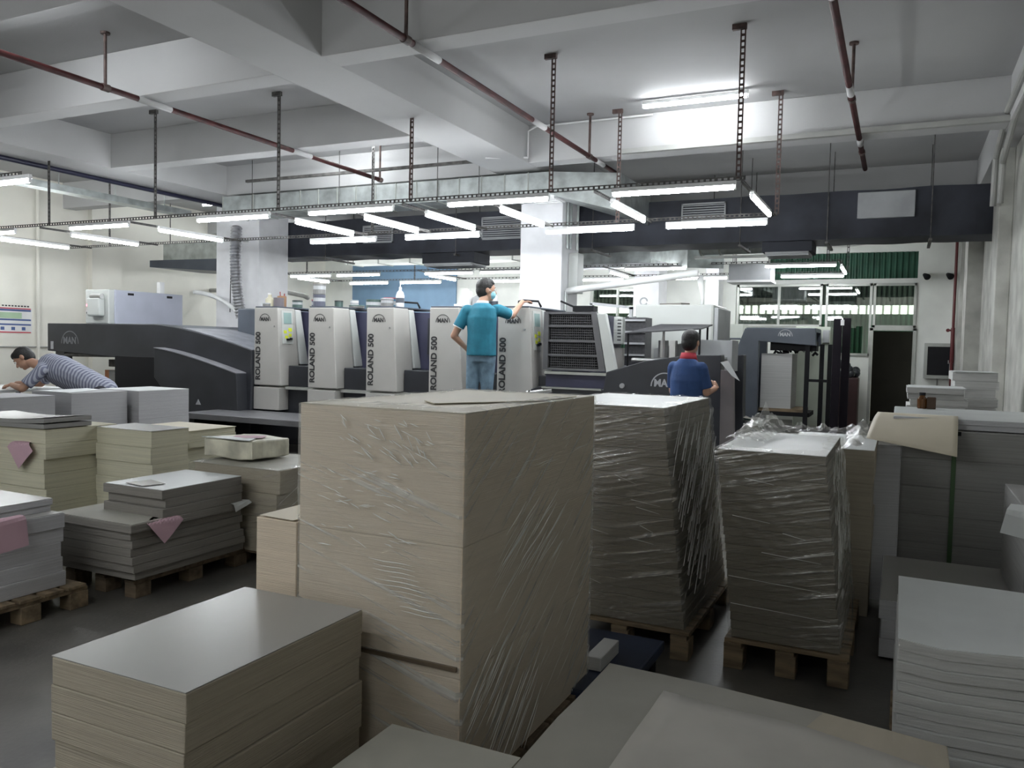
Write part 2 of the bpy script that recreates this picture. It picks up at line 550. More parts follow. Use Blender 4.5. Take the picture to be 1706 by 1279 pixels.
# electrical cabinet at the back right
t = thing('electrical_cabinet', 'grey wall cabinet with dark glass door right of the doorway', 'cabinet', (.7, YB - .2, 1.0))
bx('body', M['grille'], (.44, .96, YB - .18, YB, 1.02, 1.74), t, .008)
b = B(); box(b, .44, .96, YB - .21, YB - .18, 1.02, 1.09); box(b, .44, .96, YB - .21, YB - .18, 1.67, 1.74)
box(b, .44, .50, YB - .21, YB - .18, 1.09, 1.67); box(b, .90, .96, YB - .21, YB - .18, 1.09, 1.67)
d = obj('door_frame', b, M['alu'], t)
bx('door_glass', M['black'], (.50, .90, YB - .195, YB - .185, 1.09, 1.67), d)
bx('lock', M['steel'], (.87, .89, YB - .225, YB - .21, 1.33, 1.40), d)
b = B(); tube(b, [(.7, YB - .05, 1.02), (.7, YB - .05, .1)], .016); obj('cable', b, M['conduit'], t)
for x, l in ((.38, 'left'), (.80, 'right')):
    t = thing('spot_lamp', 'small black spot lamp above the electrical cabinet, the %s one' % l, 'lamp', (x, YB, 3.16))
    b = B(); cyl(b, (x, YB, 3.16), (x, YB - .1, 3.14), .015); obj('arm', b, M['black'], t)
    b = B(); cyl(b, (x, YB - .08, 3.14), (x + .05, YB - .24, 3.08), .035, .065); obj('shade', b, M['black'], t, smooth=True)
t = thing('fire_pipe', 'thin red upright fire pipe with valve in the back right corner', 'pipe', (.93, YB - .35, 0))
b = B(); tube(b, [(.93, YB - .35, 0), (.93, YB - .35, 3.9)], .028); obj('riser', b, mat('fire_red', (.13, .02, .022), .45), t)
b = B(); tube(b, [(.93, YB - .35, 1.35), (.93, YB - .35, 2.05)], .038)
cyl(b, (.93, YB - .35, 2.0), (.84, YB - .35, 2.0), .02); cyl(b, (.84, YB - .38, 2.0), (.84, YB - .32, 2.0), .035)
obj('valve', b, mat('fire_red2', (.13, .02, .022), .45), t)
b = B(); pts = [(-3.4 + i * .4, YB - .06, 3.83 + .05 * math.sin(i * .9)) for i in range(11)]
tube(b, pts, .025); tag(obj('cable_run', b, M['conduit'], None, origin=(-1, YB - .06, 3.8)), 'sagging grey cable run along back wall above the green sheet', 'cable')
b = B(); box(b, -14.0, -10.65, YB - .05, YB - .005, .0, 3.66)
tag(obj('blue_partition', b, M['bluew'], None, origin=(-12.3, YB - .03, 0)), 'plain blue partition panel against the far back wall', 'partition')
b = B(); box(b, XL + .005, XL + .02, 15.2, 15.9, 2.45, 2.8)
tag(obj('wall_notice', b, M['whitep'], None, origin=(XL + .01, 15.5, 2.45)), 'small white notice on the far left wall beyond the left column', 'notice')
# pillar details on the right
for i, (x, y) in enumerate(((.93, 11.25), (.985, 11.05))):
    b = B(); tube(b, [(x, y - 3.2, 4.15 - i * .1), (x, y - 1.0, 4.12 - i * .1), (x, y, 3.86 - i * .1), (x, y + .1, 3.3)], .035)
    tag(obj('corner_pipe', b, M['conduit'], None, origin=(x, y, 3.3)), 'grey pipe bending down the %s of the right pillar top' % ('outer side' if i == 0 else 'inner side'), 'pipe')
# ---------------------------------------------------------------- pipes under the ceiling
ZP = 3.96
def ceiling_pipe(x, y0, y1, label, drops, painted=(), tz=ZC):
    t = thing('sprinkler_pipe', label, 'pipe', (x, y0, ZP))
    b = B(); tube(b, [(x, y0, ZP), (x, y1, ZP)], .030); obj('pipe', b, M['red'], t, smooth=True)
    for y in drops:
        b = B(); cyl(b, (x, y, ZP), (x, y, ZC), .016)
        cyl(b, (x, y - .04, ZP), (x, y + .04, ZP), .038)
        cyl(b, (x, y, ZC - .02), (x, y, ZC), .045)
        obj('hanger', b, M['rust'], t)
    for y, l in painted:
        b = B(); cyl(b, (x, y, ZP), (x, y + l, ZP), .033); obj('painted_joint', b, M['beam'], t, smooth=True)
    return t
ceiling_pipe(-3.72, -3.9, 11.3, 'dark red sprinkler pipe crossing the ceiling near the middle column', (5.65, 9.95), ((5.75, .42), (8.15, .35), (10.2, .3)))
ceiling_pipe(-7.21, -3.9, 10.35, 'dark red sprinkler pipe crossing the ceiling on the left', (5.6, 10.3), ((5.98, .42), (8.35, .36)))
ceiling_pipe(-.525, -3.9, 11.9, 'dark red sprinkler pipe crossing the ceiling on the right', (8.6, 10.9), ((5.8, .3), (8.15, .3), (10.2, .3)))
# dark pipe and cable tray along the left beam
b = B(); tube(b, [(-11.42, YF, 3.96), (-11.42, 11.4, 3.96)], .035)
tag(obj('black_service_pipe', b, mat('navy_pipe', (.02, .02, .05), .4), None, origin=(-11.42, 4, 3.96)), 'thin blue-black pipe running along the left beam edge', 'pipe')
b = B(); box(b, -12.0, -11.75, YF, 10.9, 3.72, 3.82)
for y in range(-3, 11):
    cyl(b, (-11.87, y + .4, 3.82), (-11.87, y + .4, ZC), .008)
tag(obj('cable_tray', b, M['silver'], None, origin=(-11.87, 3, 3.72)), 'galvanised cable tray hanging left of the left beam', 'cable tray')
# conduit along second cross beam at right
b = B(); box(b, -3.35, 1.0, 10.12, 10.19, 4.0, 4.06)
tag(obj('cable_trunking', b, M['conduit'], None, origin=(-1, 10.15, 4.0)), 'grey trunking along the cross beam right of the middle column', 'trunking')
b = B(); tube(b, [(-4.66, 10.1, 4.05), (-4.66, 10.1, 4.40), (-4.55, 10.12, 4.46), (-2.95, 10.14, 4.46)], .012)
tube(b, [(-4.66, 10.1, 4.05), (-5.1, 9.7, 3.99)], .012)
tag(obj('lamp_conduit', b, M['whitep'], None, origin=(-4.6, 10.1, 4.1)), 'thin white conduit bending down the big beam to the ceiling lamp', 'conduit')
b = B(); box(b, -9.6, -4.75, 10.0, 10.05, 4.02, 4.06)
tag(obj('slotted_channel', b, M['angle'], None, origin=(-7, 10.02, 4.02)), 'dark slotted steel channel running above the galvanised duct', 'channel')

# ---------------------------------------------------------------- hanging light frames
def slotted(b, p0, p1, wd=.038, pitch=.055):
    """slotted steel angle: two rails with rungs plus a flange"""
    p0, p1 = Vector(p0), Vector(p1)
    d = p1 - p0
    L = d.length
    d.normalize()
    side = Vector((1, 0, 0)) if abs(d.x) < .5 else Vector((0, 0, 1))
    nrm = d.cross(side).normalized()
    def bar(a, c, s, w_, t_):
        s0 = side * s
        q = []
        for e in (a, c):
            for uu, vv in ((-1, -1), (1, -1), (1, 1), (-1, 1)):
                q.append(b.verts.new(e + s0 + side * w_ * uu / 2 + nrm * t_ * vv / 2))
        for f in ((0, 3, 2, 1), (4, 5, 6, 7), (0, 1, 5, 4), (1, 2, 6, 5), (2, 3, 7, 6), (3, 0, 4, 7)):
            b.faces.new([q[i] for i in f])
    bar(p0, p1, -wd * .42, wd * .30, .003)
    bar(p0, p1, wd * .42, wd * .30, .003)
    k = int(L / pitch)
    for i in range(k + 1):
        a = p0 + d * (L * i / max(k, 1))
        bar(a, a + d * .022 if i < k else a - d * .022, 0, wd * .6, .003)
    # flange
    q0 = p0 - side * wd * .55
    q1 = p1 - side * wd * .55
    qs = [b.verts.new(x) for x in (q0, q1, q1 + nrm * wd * .8, q0 + nrm * wd * .8, q0 + side * .003, q1 + side * .003, q1 + nrm * wd * .8 + side * .003, q0 + nrm * wd * .8 + side * .003)]
    for f in ((0, 1, 2, 3), (7, 6, 5, 4), (0, 4, 5, 1), (1, 5, 6, 2), (2, 6, 7, 3), (3, 7, 4, 0)):
        b.faces.new([qs[i] for i in f])
ZR = 3.09
fr = thing('light_frame', 'slotted dark steel frame hanging over the front printing press, carrying tube lights', 'hanging frame', (-7, 7.72, ZR))
b = B(); slotted(b, (-13.6, 7.72, ZR), (-1.35, 7.72, ZR)); obj('front_rail', b, M['angle'], fr)
b = B(); slotted(b, (-13.6, 9.85, ZR), (-1.35, 9.85, ZR)); obj('rear_rail', b, M['angle'], fr)
for x in (-13.0, -11.35, -9.5, -7.05, -5.98, -5.1, -4.13, -2.82, -1.38):
    b = B(); slotted(b, (x, 7.74, ZR - .02), (x, 9.83, ZR - .02), .03); obj('cross_rail', b, M['angle'], fr)
for x, y, zt in ((-11.15, 7.74, 4.0), (-9.0, 7.74, 4.5), (-6.9, 7.74, 4.5), (-5.0, 7.74, 4.0), (-3.33, 7.80, 4.5), (-1.42, 7.74, 4.5), (-12.6, 9.87, 4.5), (-7.05, 9.9, 4.5), (-3.3, 9.9, 4.5), (-1.36, 9.87, 4.5)):
    b = B(); slotted(b, (x, y, ZR), (x, y, zt), .045)
    if zt > 4.2:
        box(b, x - .10, x + .03, y - .02, y + .02, zt - .05, zt)
    obj('hanger', b, M['rust'] if x > -6 else M['angle'], fr)
f0 = thing('light_frame', 'short slotted steel frame nearest the left edge, carrying one tube light', 'hanging frame', (-9, 5.2, ZR))
b = B(); slotted(b, (-11.6, 5.2, ZR), (-7.9, 5.2, ZR)); obj('front_rail', b, M['angle'], f0)
b = B(); slotted(b, (-11.1, 5.2, ZR), (-11.1, 5.2, 4.0), .04); obj('hanger', b, M['angle'], f0)
f2 = thing('light_frame', 'slotted steel frame hanging at the far end near the back wall', 'hanging frame', (-7, 15.1, ZR))
for y in (15.1, 17.25):
    b = B(); slotted(b, (-13.8, y, ZR), (-.95, y, ZR), .035, .09); obj('rail', b, M['angle'], f2)
for x in (-13.2, -9.5, -5.3, -1.0):
    b = B(); slotted(b, (x, 15.1, ZR), (x, 17.25, ZR), .03, .09); obj('cross_rail', b, M['angle'], f2)
for x, y in ((-12.6, 15.12), (-9.3, 15.12), (-6.9, 15.12), (-2.8, 15.12), (-1.2, 15.12), (-11, 17.27), (-1.0, 17.27)):
    b = B(); slotted(b, (x, y, ZR), (x, y, 4.5), .04, .09); obj('hanger', b, M['angle'], f2)

def tube_light(p0, p1, label, group, zc=None):
    p0, p1 = Vector(p0), Vector(p1)
    c = (p0 + p1) / 2
    d = (p1 - p0).normalized()
    s = Vector((-d.y, d.x, 0))
    t = thing('fluorescent_tube_light', label, 'tube light', c, group)
    b = B()
    h = Vector((0, 0, 1))
    def obx(a, e, w0, z0, z1):
        hexa(b, [a - s * w0 + h * z0, e - s * w0 + h * z0, e + s * w0 + h * z0, a + s * w0 + h * z0,
                 a - s * w0 * .7 + h * z1, e - s * w0 * .7 + h * z1, e + s * w0 * .7 + h * z1, a + s * w0 * .7 + h * z1])
    obx(p0, p1, .024, .022, .062)
    obj('batten', b, M['whitep'], t)
    for e, sg in ((p0, 1), (p1, -1)):
        b = B(); obx(e if sg > 0 else e - d * .022, e + d * .022 if sg > 0 else e, .016, -.018, .03)
        obj('end_socket', b, M['whitep'], t)
    b = B(); cyl(b, p0 + d * .024, p1 - d * .024, .021, n=12)
    obj('tube', b, M['tube'], t, smooth=True)
    return t
ORD = ['first', 'second', 'third', 'fourth', 'fifth', 'sixth', 'seventh', 'eighth', 'ninth']
ZT = 3.005
L = 1.2
for i, x in enumerate((-13.05, -10.65, -8.2, -6.4, -4.5, -2.63)):
    tube_light((x, 7.70, ZT), (x + L, 7.70, ZT), "lit tube light along the press frame's front rail, %s from the left" % ORD[i], 'tube lights on the front rail')
for i, (x, l) in enumerate(((-8.12, L), (-6.42, L), (-4.25, L), (-2.65, L))):
    tube_light((x, 9.82, ZT - .02), (x + l, 9.82, ZT - .02), "lit tube light along the press frame's rear rail, %s from the left" % ORD[i], 'tube lights on the rear rail')
for i, x in enumerate((-13.0, -11.3, -9.45, -7.0, -5.93, -5.06, -4.08, -2.78, -1.35)):
    tube_light((x - .02, 8.2, ZT), (x - .02, 8.2 + L, ZT), "lit tube light pointing away from the viewer on the press frame, %s from the left" % ORD[i], 'tube lights on the cross rails')
tube_light((-8.94, 5.18, ZT), (-7.74, 5.18, ZT), 'lit tube light at the left edge, nearest of the hanging lamps', 'hanging tube lights')
for n_, (x, y) in enumerate(((-8.28, 9.8), (-2.93, 9.62))):
    tube_light((x, y, 4.41), (x + 1.25, y, 4.41), 'lit tube light fixed up on the ceiling %s the big beam' % ('left of' if n_ == 0 else 'right of'), 'ceiling tube lights')
tube_light((-7.95, 4.55, 4.41), (-6.75, 4.55, 4.41), 'lit tube light on the ceiling at the top left corner', 'ceiling tube lights')
for i, (x, y, dx, dy) in enumerate(((-13.05, 15.07, 1.2, 0), (-11.7, 15.07, 1.2, 0), (-9.35, 15.07, 1.2, 0), (-8.0, 15.07, 1.2, 0), (-4.85, 15.07, 1.2, 0), (-2.25, 15.07, 1.2, 0))):
    tube_light((x, y, ZT), (x + dx, y + dy, ZT), 'lit tube light on the nearer rail of the far frame, %s from the left' % ORD[i], 'tube lights on the far frame')
for i, (x, y) in enumerate(((-12.95, 17.22), (-11.4, 17.22), (-9.2, 17.22), (-6.75, 17.22), (-4.5, 17.22), (-2.25, 17.22))):
    tube_light((x, y, ZT), (x + 1.2, y, ZT), 'lit tube light on the farther rail of the far frame, %s from the left' % ORD[i], 'tube lights on the far frame')
for i, x in enumerate((-13.2, -9.5, -5.3, -1.0)):
    tube_light((x, 15.5, ZT), (x, 16.7, ZT), 'lit tube light pointing away on the far frame, %s from the left' % ORD[i], 'tube lights on the far frame')
# lamps added to brighten the foreground stacks and the left wall
for i, (x, y) in enumerate(((-1.2, -2.6), (-12.6, 3.2), (-13.6, 8.4), (-13.9, 13.2))):
    tube_light((x, y, 4.41), (x + 1.2, y, 4.41), ('added fill tube light on the ceiling behind the viewer', 'added fill tube light on the ceiling far left, above the poster wall', 'added fill tube light on the ceiling by the left wall above the poster', 'added fill tube light on the ceiling in the far left corner')[i], 'ceiling tube lights')
f3 = thing('light_frame', 'added slotted steel frame to the left behind the viewer, carrying fill lights', 'hanging frame', (-5, .4, ZR))  # frame and its tubes added to light the stacks' near faces
for y in (.4, -1.7):
    b = B(); slotted(b, (-8.4, y, ZR), (-2.2, y, ZR), .035, .09); obj('rail', b, M['angle'], f3)
    for x in (-8.2, -2.4):
        b = B(); slotted(b, (x, y, ZR), (x, y, 4.5), .04, .09); obj('hanger', b, M['angle'], f3)
for i, (x, y) in enumerate(((-3.5, .38), (-5.2, .38), (-6.9, .38), (-3.5, -1.72), (-5.2, -1.72), (-6.9, -1.72))):
    tube_light((x, y, ZT), (x + 1.2, y, ZT), 'added fill tube light on the frame behind the viewer, %s rail, %s from the right' % ('nearer' if i < 3 else 'farther', ORD[i % 3]), 'added fill tube lights behind the viewer')

# ---------------------------------------------------------------- ducts
t = thing('galvanised_duct', 'square galvanised air duct running under the beams to the middle column', 'duct', (-7.5, 10.6, 3.6))
b = B(); box(b, -10.6, -4.5, 10.5, 11.1, 3.62, 3.93); obj('main_run', b, M['silver'], t)
for x in [-8.9 + i * .37 for i in range(12)] + [-10.58, -9.9]:
    bx('seam', M['alu'], (x - .006, x + .006, 10.488, 11.11, 3.61, 3.94), t)
b = B(); hexa(b, [(-4.5, 10.5, 3.62), (-3.6, 10.9, 3.40), (-3.6, 12.4, 3.40), (-4.5, 11.1, 3.62), (-4.5, 10.5, 3.93), (-3.6, 10.9, 3.93), (-3.6, 12.4, 3.93), (-4.5, 11.1, 3.93)])
obj('elbow', b, M['silver'], t)
b = B(); box(b, -4.9, -4.45, 10.55, 11.0, 3.585, 3.62)
for i in range(5):
    box(b, -4.88, -4.47, 10.6 + i * .08, 10.63 + i * .08, 3.57, 3.59)
obj('outlet_grille', b, M['whitep'], t)
b = B()
for x in (-9.9, -8.1, -6.3, -5.6):
    cyl(b, (x, 10.47, 3.6), (x, 10.47, 4.5), .006)
obj('threaded_rod', b, M['angle'], t)
t = thing('black_duct', 'long black insulated air duct crossing the hall behind the lights', 'duct', (-4.8, 12.7, 3.1))
def wob(x0, x1, y0, y1, z0, z1, n):
    b = B()
    prev = None
    for i in range(n + 1):
        x = x0 + (x1 - x0) * i / n
        a = .018 * noise.noise(Vector((x * 1.7, 0, 0)))
        c = .018 * noise.noise(Vector((x * 2.3, 5, 0)))
        r = [b.verts.new(q) for q in ((x, y0 + a, z0 + c), (x, y1, z0 + c), (x, y1, z1 + a), (x, y0 + a, z1 + a))]
        if prev:
            for k in range(4):
                b.faces.new((prev[k], r[k], r[(k + 1) % 4], prev[(k + 1) % 4]))
        else:
            b.faces.new(r[::-1])
        prev = r
    b.faces.new(prev)
    return b
obj('main_run', wob(-11.3, 1.1, 12.32, 13.1, 3.10, 3.76, 90), M['duct'], t, smooth=False)
def grille(x0, x1, z0, z1, y=12.3):
    b = B()
    box(b, x0, x1, y - .03, y, z0, z0 + .02); box(b, x0, x1, y - .03, y, z1 - .02, z1)
    box(b, x0, x0 + .02, y - .03, y, z0, z1); box(b, x1 - .02, x1, y - .03, y, z0, z1)
    n = int((z1 - z0) / .032)
    for i in range(1, n):
        z = z0 + (z1 - z0) * i / n
        box(b, x0 + .01, x1 - .01, y - .025, y - .005, z - .008, z + .006)
    obj('grille', b, M['grille'], t)
grille(-8.95, -8.3, 3.30, 3.62); grille(-6.5, -5.75, 3.28, 3.66); grille(-3.08, -2.42, 3.42, 3.70); 
bx('end_panel', M['grille'], (-.62, .1, 12.27, 12.32, 3.36, 3.72), t, .01)
for x0, x1, z0 in ((-7.75, -6.7, 2.92), (-1.9, -1.2, 2.95)):
    b = B(); box(b, x0, x1, 12.4, 13.0, z0, 3.12); o = obj('branch_box', b, M['duct'], t, .01)
    b = B(); box(b, x0 + .05, x1 - .05, 12.38, 12.95, z0 - .03, z0)
    for i in range(9):
        box(b, x0 + .05, x1 - .05, 12.42 + i * .06, 12.44 + i * .06, z0 - .05, z0 - .03)
    obj('outlet_grille', b, M['grille'], t)
for x in (-9.8, -7.0, -4.5, -2.2, -1.0, .3):
    b = B()
    for y in (12.28, 13.14):
        cyl(b, (x, y, 3.05), (x, y, 4.5), .007)
    box(b, x - .02, x + .02, 12.25, 13.17, 3.03, 3.06)
    obj('support_strap', b, M['angle'], t)
t = thing('hanging_air_unit', 'flat grey air handling unit hung left of the left column', 'air unit', (-13.4, 12.6, 2.95))
bx('casing', M['silver'], (-14.3, -12.2, 12.5, 13.6, 3.12, 3.5), t, .01)
b = B(); hexa(b, [(-14.35, 12.2, 2.98), (-12.3, 12.3, 2.86), (-12.3, 13.6, 2.86), (-14.35, 13.6, 2.98), (-14.35, 12.2, 3.12), (-12.2, 12.3, 3.12), (-12.2, 13.6, 3.12), (-14.35, 13.6, 3.12)])
obj('drip_tray', b, M['press2'], t)
b = B()
for x in (-14.2, -12.4):
    cyl(b, (x, 12.6, 3.4), (x, 12.6, 4.5), .01)
obj('rod', b, M['angle'], t)
# ducts in the back right area
t = thing('far_galvanised_duct', 'galvanised duct behind the middle column near the back windows', 'duct', (-5, 16, 3.2))
bx('main_run', M['silver'], (-7.0, -4.6, 16.0, 16.7, 3.22, 3.72), t)
bx('lower_grille', M['grille'], (-6.6, -4.6, 15.95, 16.3, 3.14, 3.22), t)
b = B(); hexa(b, [(-4.6, 15.9, 3.3), (-3.6, 14.9, 3.0), (-3.0, 15.2, 3.0), (-4.0, 16.5, 3.3), (-4.6, 15.9, 3.72), (-3.6, 14.9, 3.5), (-3.0, 15.2, 3.5), (-4.0, 16.5, 3.72)]); obj('elbow', b, M['silver'], t)
t = thing('far_round_duct', 'round galvanised duct with flanges under the black duct', 'duct', (-2.7, 14, 3.2))
b = B(); cyl(b, (-3.0, 14.2, 3.5), (-3.0, 14.2, 4.499), .008); cyl(b, (-2.3, 14.2, 3.5), (-2.3, 14.2, 4.499), .008); obj('rod', b, M['angle'], t)
b = B(); cyl(b, (-3.2, 14.2, 3.38), (-2.1, 14.2, 3.38), .24, n=24); obj('drum', b, M['silver'], t, smooth=False)
b = B()
for x in (-3.18, -2.85, -2.12):
    cyl(b, (x - .015, 14.2, 3.38), (x + .015, 14.2, 3.38), .26, n=24)
box(b, -3.3, -1.9, 14.15, 14.25, 3.08, 3.12)
obj('flange', b, M['alu'], t)
t = thing('hanging_air_unit', 'grey box air unit hanging left of the back windows', 'air unit', (-2.95, 15.8, 2.8))
bx('casing', M['grille'], (-2.98, -2.22, 15.6, 16.2, 2.82, 3.12), t, .01)
b = B(); cyl(b, (-2.9, 15.9, 3.1), (-2.9, 15.9, 4.499), .008); cyl(b, (-2.3, 15.9, 3.1), (-2.3, 15.9, 4.499), .008); obj('rod', b, M['angle'], t)
bx('bottom_tray', M['whitep'], (-3.0, -2.2, 15.58, 16.22, 2.78, 2.82), t)
t = thing('far_left_duct', 'pale wide duct at the back above the blue partition', 'duct', (-10, 16.5, 3.3))
bx('main_run', M['wallw'], (-12.5, -7.3, 16.4, 17.0, 3.42, 3.9), t)
for i in range(6):
    bx('seam', M['alu'], (-12.4 + i * .9, -12.37 + i * .9, 16.38, 17.02, 3.40, 3.92), t)
# white pipe and electrical box at middle column
b = B(); tube(b, [(-4.62, 11.6, 2.35), (-4.4, 11.4, 2.36), (-2.55, 11.2, 2.55)], .05)
tag(obj('white_extract_pipe', b, M['pipew'], None, origin=(-3.5, 11.4, 2.45), smooth=True), 'sloping white pipe from the middle column towards the right', 'pipe')
t = thing('column_service_box', 'grey steel box with pipes on the right face of the middle column', 'electrical box', (-4.6, 11.8, 2.3))
bx('body', M['towerl'], (-4.69, -4.53, 11.75, 12.0, 2.33, 2.95), t, .01)
b = B()
for x, y in ((-4.66, 11.62), (-4.66, 11.74), (-4.6, 11.88)):
    tube(b, [(x, y, 3.0), (x, y, 3.95)], .022)
tube(b, [(-4.66, 11.6, 2.35), (-4.66, 11.6, 0)], .022)
obj('conduit', b, M['silver'], t)
# foil hose at left column
t = thing('ribbed_foil_hose', 'ribbed silver foil hose hanging down the front of left column', 'hose', (-10.9, 11.2, 1.9))
b = B(); pts = [(-11.0 + .05 * math.sin(i * .05) + .14 * (i / 60.0) ** 2, 11.25 - .1 * math.sin(i * .05), 3.55 - i * .028) for i in range(60)]
tube(b, pts, .1, 14, rf=lambda i: .105 if i % 2 else .082); obj('hose', b, M['foil'], t)
b = B(); tube(b, [(-11.16, 11.3, 3.3), (-11.17, 11.28, 2.5), (-11.2, 11.3, 2.0)], .008); obj('wire', b, M['black'], t)
bx('wall_clamp', M['steel'], (-11.05, -10.95, 11.22, 11.498, 3.3, 3.34), t)

# ---------------------------------------------------------------- printing press
def vert_text(parent, x, z, y, size):
    b = B(); text_mesh(b, 'ROLAND 500', size, lambda u, v: (x - v, y, z + u * 1.0))
    o = obj('lettering', b, M['ink'], parent)
    sd = o.modifiers.new('t', 'SOLIDIFY'); sd.thickness = .002
names = ['leftmost', 'second from the left', 'third from the left', 'fourth from the left', 'rightmost, beside the teal shirt']
for i in range(5):
    x0 = -8.45 + i * .985
    t = thing('printing_unit', 'tall grey printing unit cover of the front press, %s' % names[i], 'printing unit', (x0 + .25, 9.3, .1), 'printing units of the front press')
    xt, xb = x0 + .43, x0 + .50
    b = B()
    # side profile in y,z bulging backwards, front face leaning very slightly
    hexa(b, [(x0, 9.0, .85), (xb, 9.0, .85), (xb, 9.42, .85), (x0, 9.42, .85), (x0, 9.0, 1.965), (xt, 9.0, 1.965), (xt, 9.36, 1.965), (x0, 9.36, 1.965)])
    obj('front_cover', b, M['tower'], t, .012)
    b = B()
    prism(b, [(9.37, 1.955), (9.44, 1.95), (9.50, 1.75), (9.54, 1.45), (9.56, 1.18), (9.43, 1.18), (9.43, .9), (9.425, .9)][:6] + [(9.43, 1.18)], x0 + .02, xb - .03)
    b.free(); b = B()
    hexa(b, [(x0 + .02, 9.43, 1.15), (xb - .01, 9.43, 1.15), (xb - .01, 9.62, 1.15), (x0 + .02, 9.62, 1.15), (x0 + .02, 9.37, 1.955), (xt, 9.37, 1.955), (xt, 9.50, 1.955), (x0 + .02, 9.50, 1.955)])
    obj('side_cover', b, M['towerl'], t, .015)
    logo('emblem', t, x0 + (.20 if i < 4 else .21), 8.9965, 1.775, .21, M['ink'])
    vert_text(t, x0 + .115, .90 + (.02 if i < 3 else .0), 8.9965, .118)
    bx('lower_panel', M['tower'], (x0, x0 + .47, 8.995, 9.2, .50, .825), t, .006)
    bx('cavity', M['violet'], (x0 + .05, x0 + .985, 9.6, 10.9, .85, 1.93), t, .01)
    bx('step_block', M['press'], (x0 + .50, x0 + .98, 9.16, 9.7, .80, 1.14), t, .01)
    bx('step_edge', M['alu'], (x0 + .50, x0 + .98, 9.10, 9.16, .80, .83), t)
    b = B(); cyl(b, (x0 + .37, 9.0, 1.70), (x0 + .37, 8.985, 1.70), .012); obj('catch', b, M['steel'], t)
    b = B()
    for k in range(3):
        box(b, x0 + .60 + k * .1, x0 + .66 + k * .1, 9.585, 9.60, 1.35, 1.85)
    obj('vent', b, M['press'], t)
    bx('top_lid', M['press2'], (x0 + .01, xt - .01, 9.01, 10.2, 1.965, 1.985), t, .005)
    if i in (0, 4):
        # display and buttons on the side face (x ~ xt, tilted)
        b = B()
        def sp(u, z):  # point on tilted side face
            k = (z - .85) / 1.115
            return (xb + (xt - xb) * k + .002, u, z)
        def quad(bm, u0, u1, z0, z1, off=0.0):
            q = [sp(u0, z0), sp(u1, z0), sp(u1, z1), sp(u0, z1)]
            A = [bm.verts.new(p) for p in q]; C2 = [bm.verts.new((p[0] + .006 + off, p[1], p[2])) for p in q]
            bm.faces.new(A); bm.faces.new(C2[::-1])
            for k in range(4):
                bm.faces.new((A[k], C2[k], C2[(k + 1) % 4], A[(k + 1) % 4]))
        quad(b, 9.07, 9.30, 1.45, 1.93); p_ = obj('control_panel', b, M['towerl'], t)
        b = B(); quad(b, 9.11, 9.27, 1.74, 1.90, .003); obj('display', b, mat('lcd_%d' % i, (.30, .42, .40), .2), p_)
        b = B(); quad(b, 9.10, 9.16, 1.60, 1.645, .004); quad(b, 9.20, 9.27, 1.63, 1.68, .004); quad(b, 9.12, 9.18, 1.53, 1.57, .004); quad(b, 9.20, 9.26, 1.555, 1.60, .004)
        obj('yellow_buttons', b, M['yellow'], p_)
        b = B(); quad(b, 9.15, 9.20, 1.50, 1.53, .02); quad(b, 9.22, 9.26, 1.51, 1.54, .02); obj('black_knobs', b, M['black'], p_)
# base of the press
t = thing('press_chassis', 'long dark base frame with footboard under the printing units of the front press', 'machine base', (-6, 9.6, 0))
b = B(); box(b, -9.0, -3.3, 9.2, 10.9, .0, .85); obj('plinth', b, M['press'], t, .01)
bx('rail_ledge', M['alu'], (-8.5, -3.6, 9.12, 9.2, .80, .84), t)
b = B(); box(b, -8.9, -2.4, 8.1, 9.0, .40, .48)
st = obj('footboard', b, mat('tread_plate', (.20, .20, .21), .4, metal=.4, bump=.3, bscale=60), t, .008)
for x in (-8.8, -6.5, -4.6, -2.5):
    bx('footboard_leg', M['black'], (x, x + .08, 8.15, 8.95, 0, .40), t)
b = B(); cyl(b, (-4.0, 8.92, .93), (-3.72, 8.92, .98), .035); cyl(b, (-4.02, 8.92, .925), (-4.05, 8.92, .92), .045)
obj('cable_gland', b, M['steel'], t, smooth=False)

# delivery (left end)
t = thing('press_delivery', 'large dark arched delivery end of the front press at left', 'press delivery', (-10.7, 9.6, 0))
def arc_pts(x0, z0, x1, z1, sag, n=12):
    return [(x0 + (x1 - x0) * i / n, z0 + (z1 - z0) * i / n + sag * math.sin(math.pi * i / n)) for i in range(n + 1)]
top = [(-12.95, 1.70), (-10.45, 1.71)] + [(-10.45 + 2.0 * k / 10, 1.71 - .36 * (k / 10.0) ** 1.45) for k in range(1, 11)]
prof = top + [(-8.45, 1.02), (-8.47, .0), (-10.9, 0), (-10.9, .85), (-11.0, 1.02), (-11.3, 1.17), (-12.95, 1.24)]
b = B(); prism(b, prof, 8.95, 9.15, 'Y'); obj('front_side_plate', b, M['press'], t, .012)
b = B(); prism(b, prof, 10.7, 10.9, 'Y'); obj('rear_side_plate', b, M['press'], t, .012)
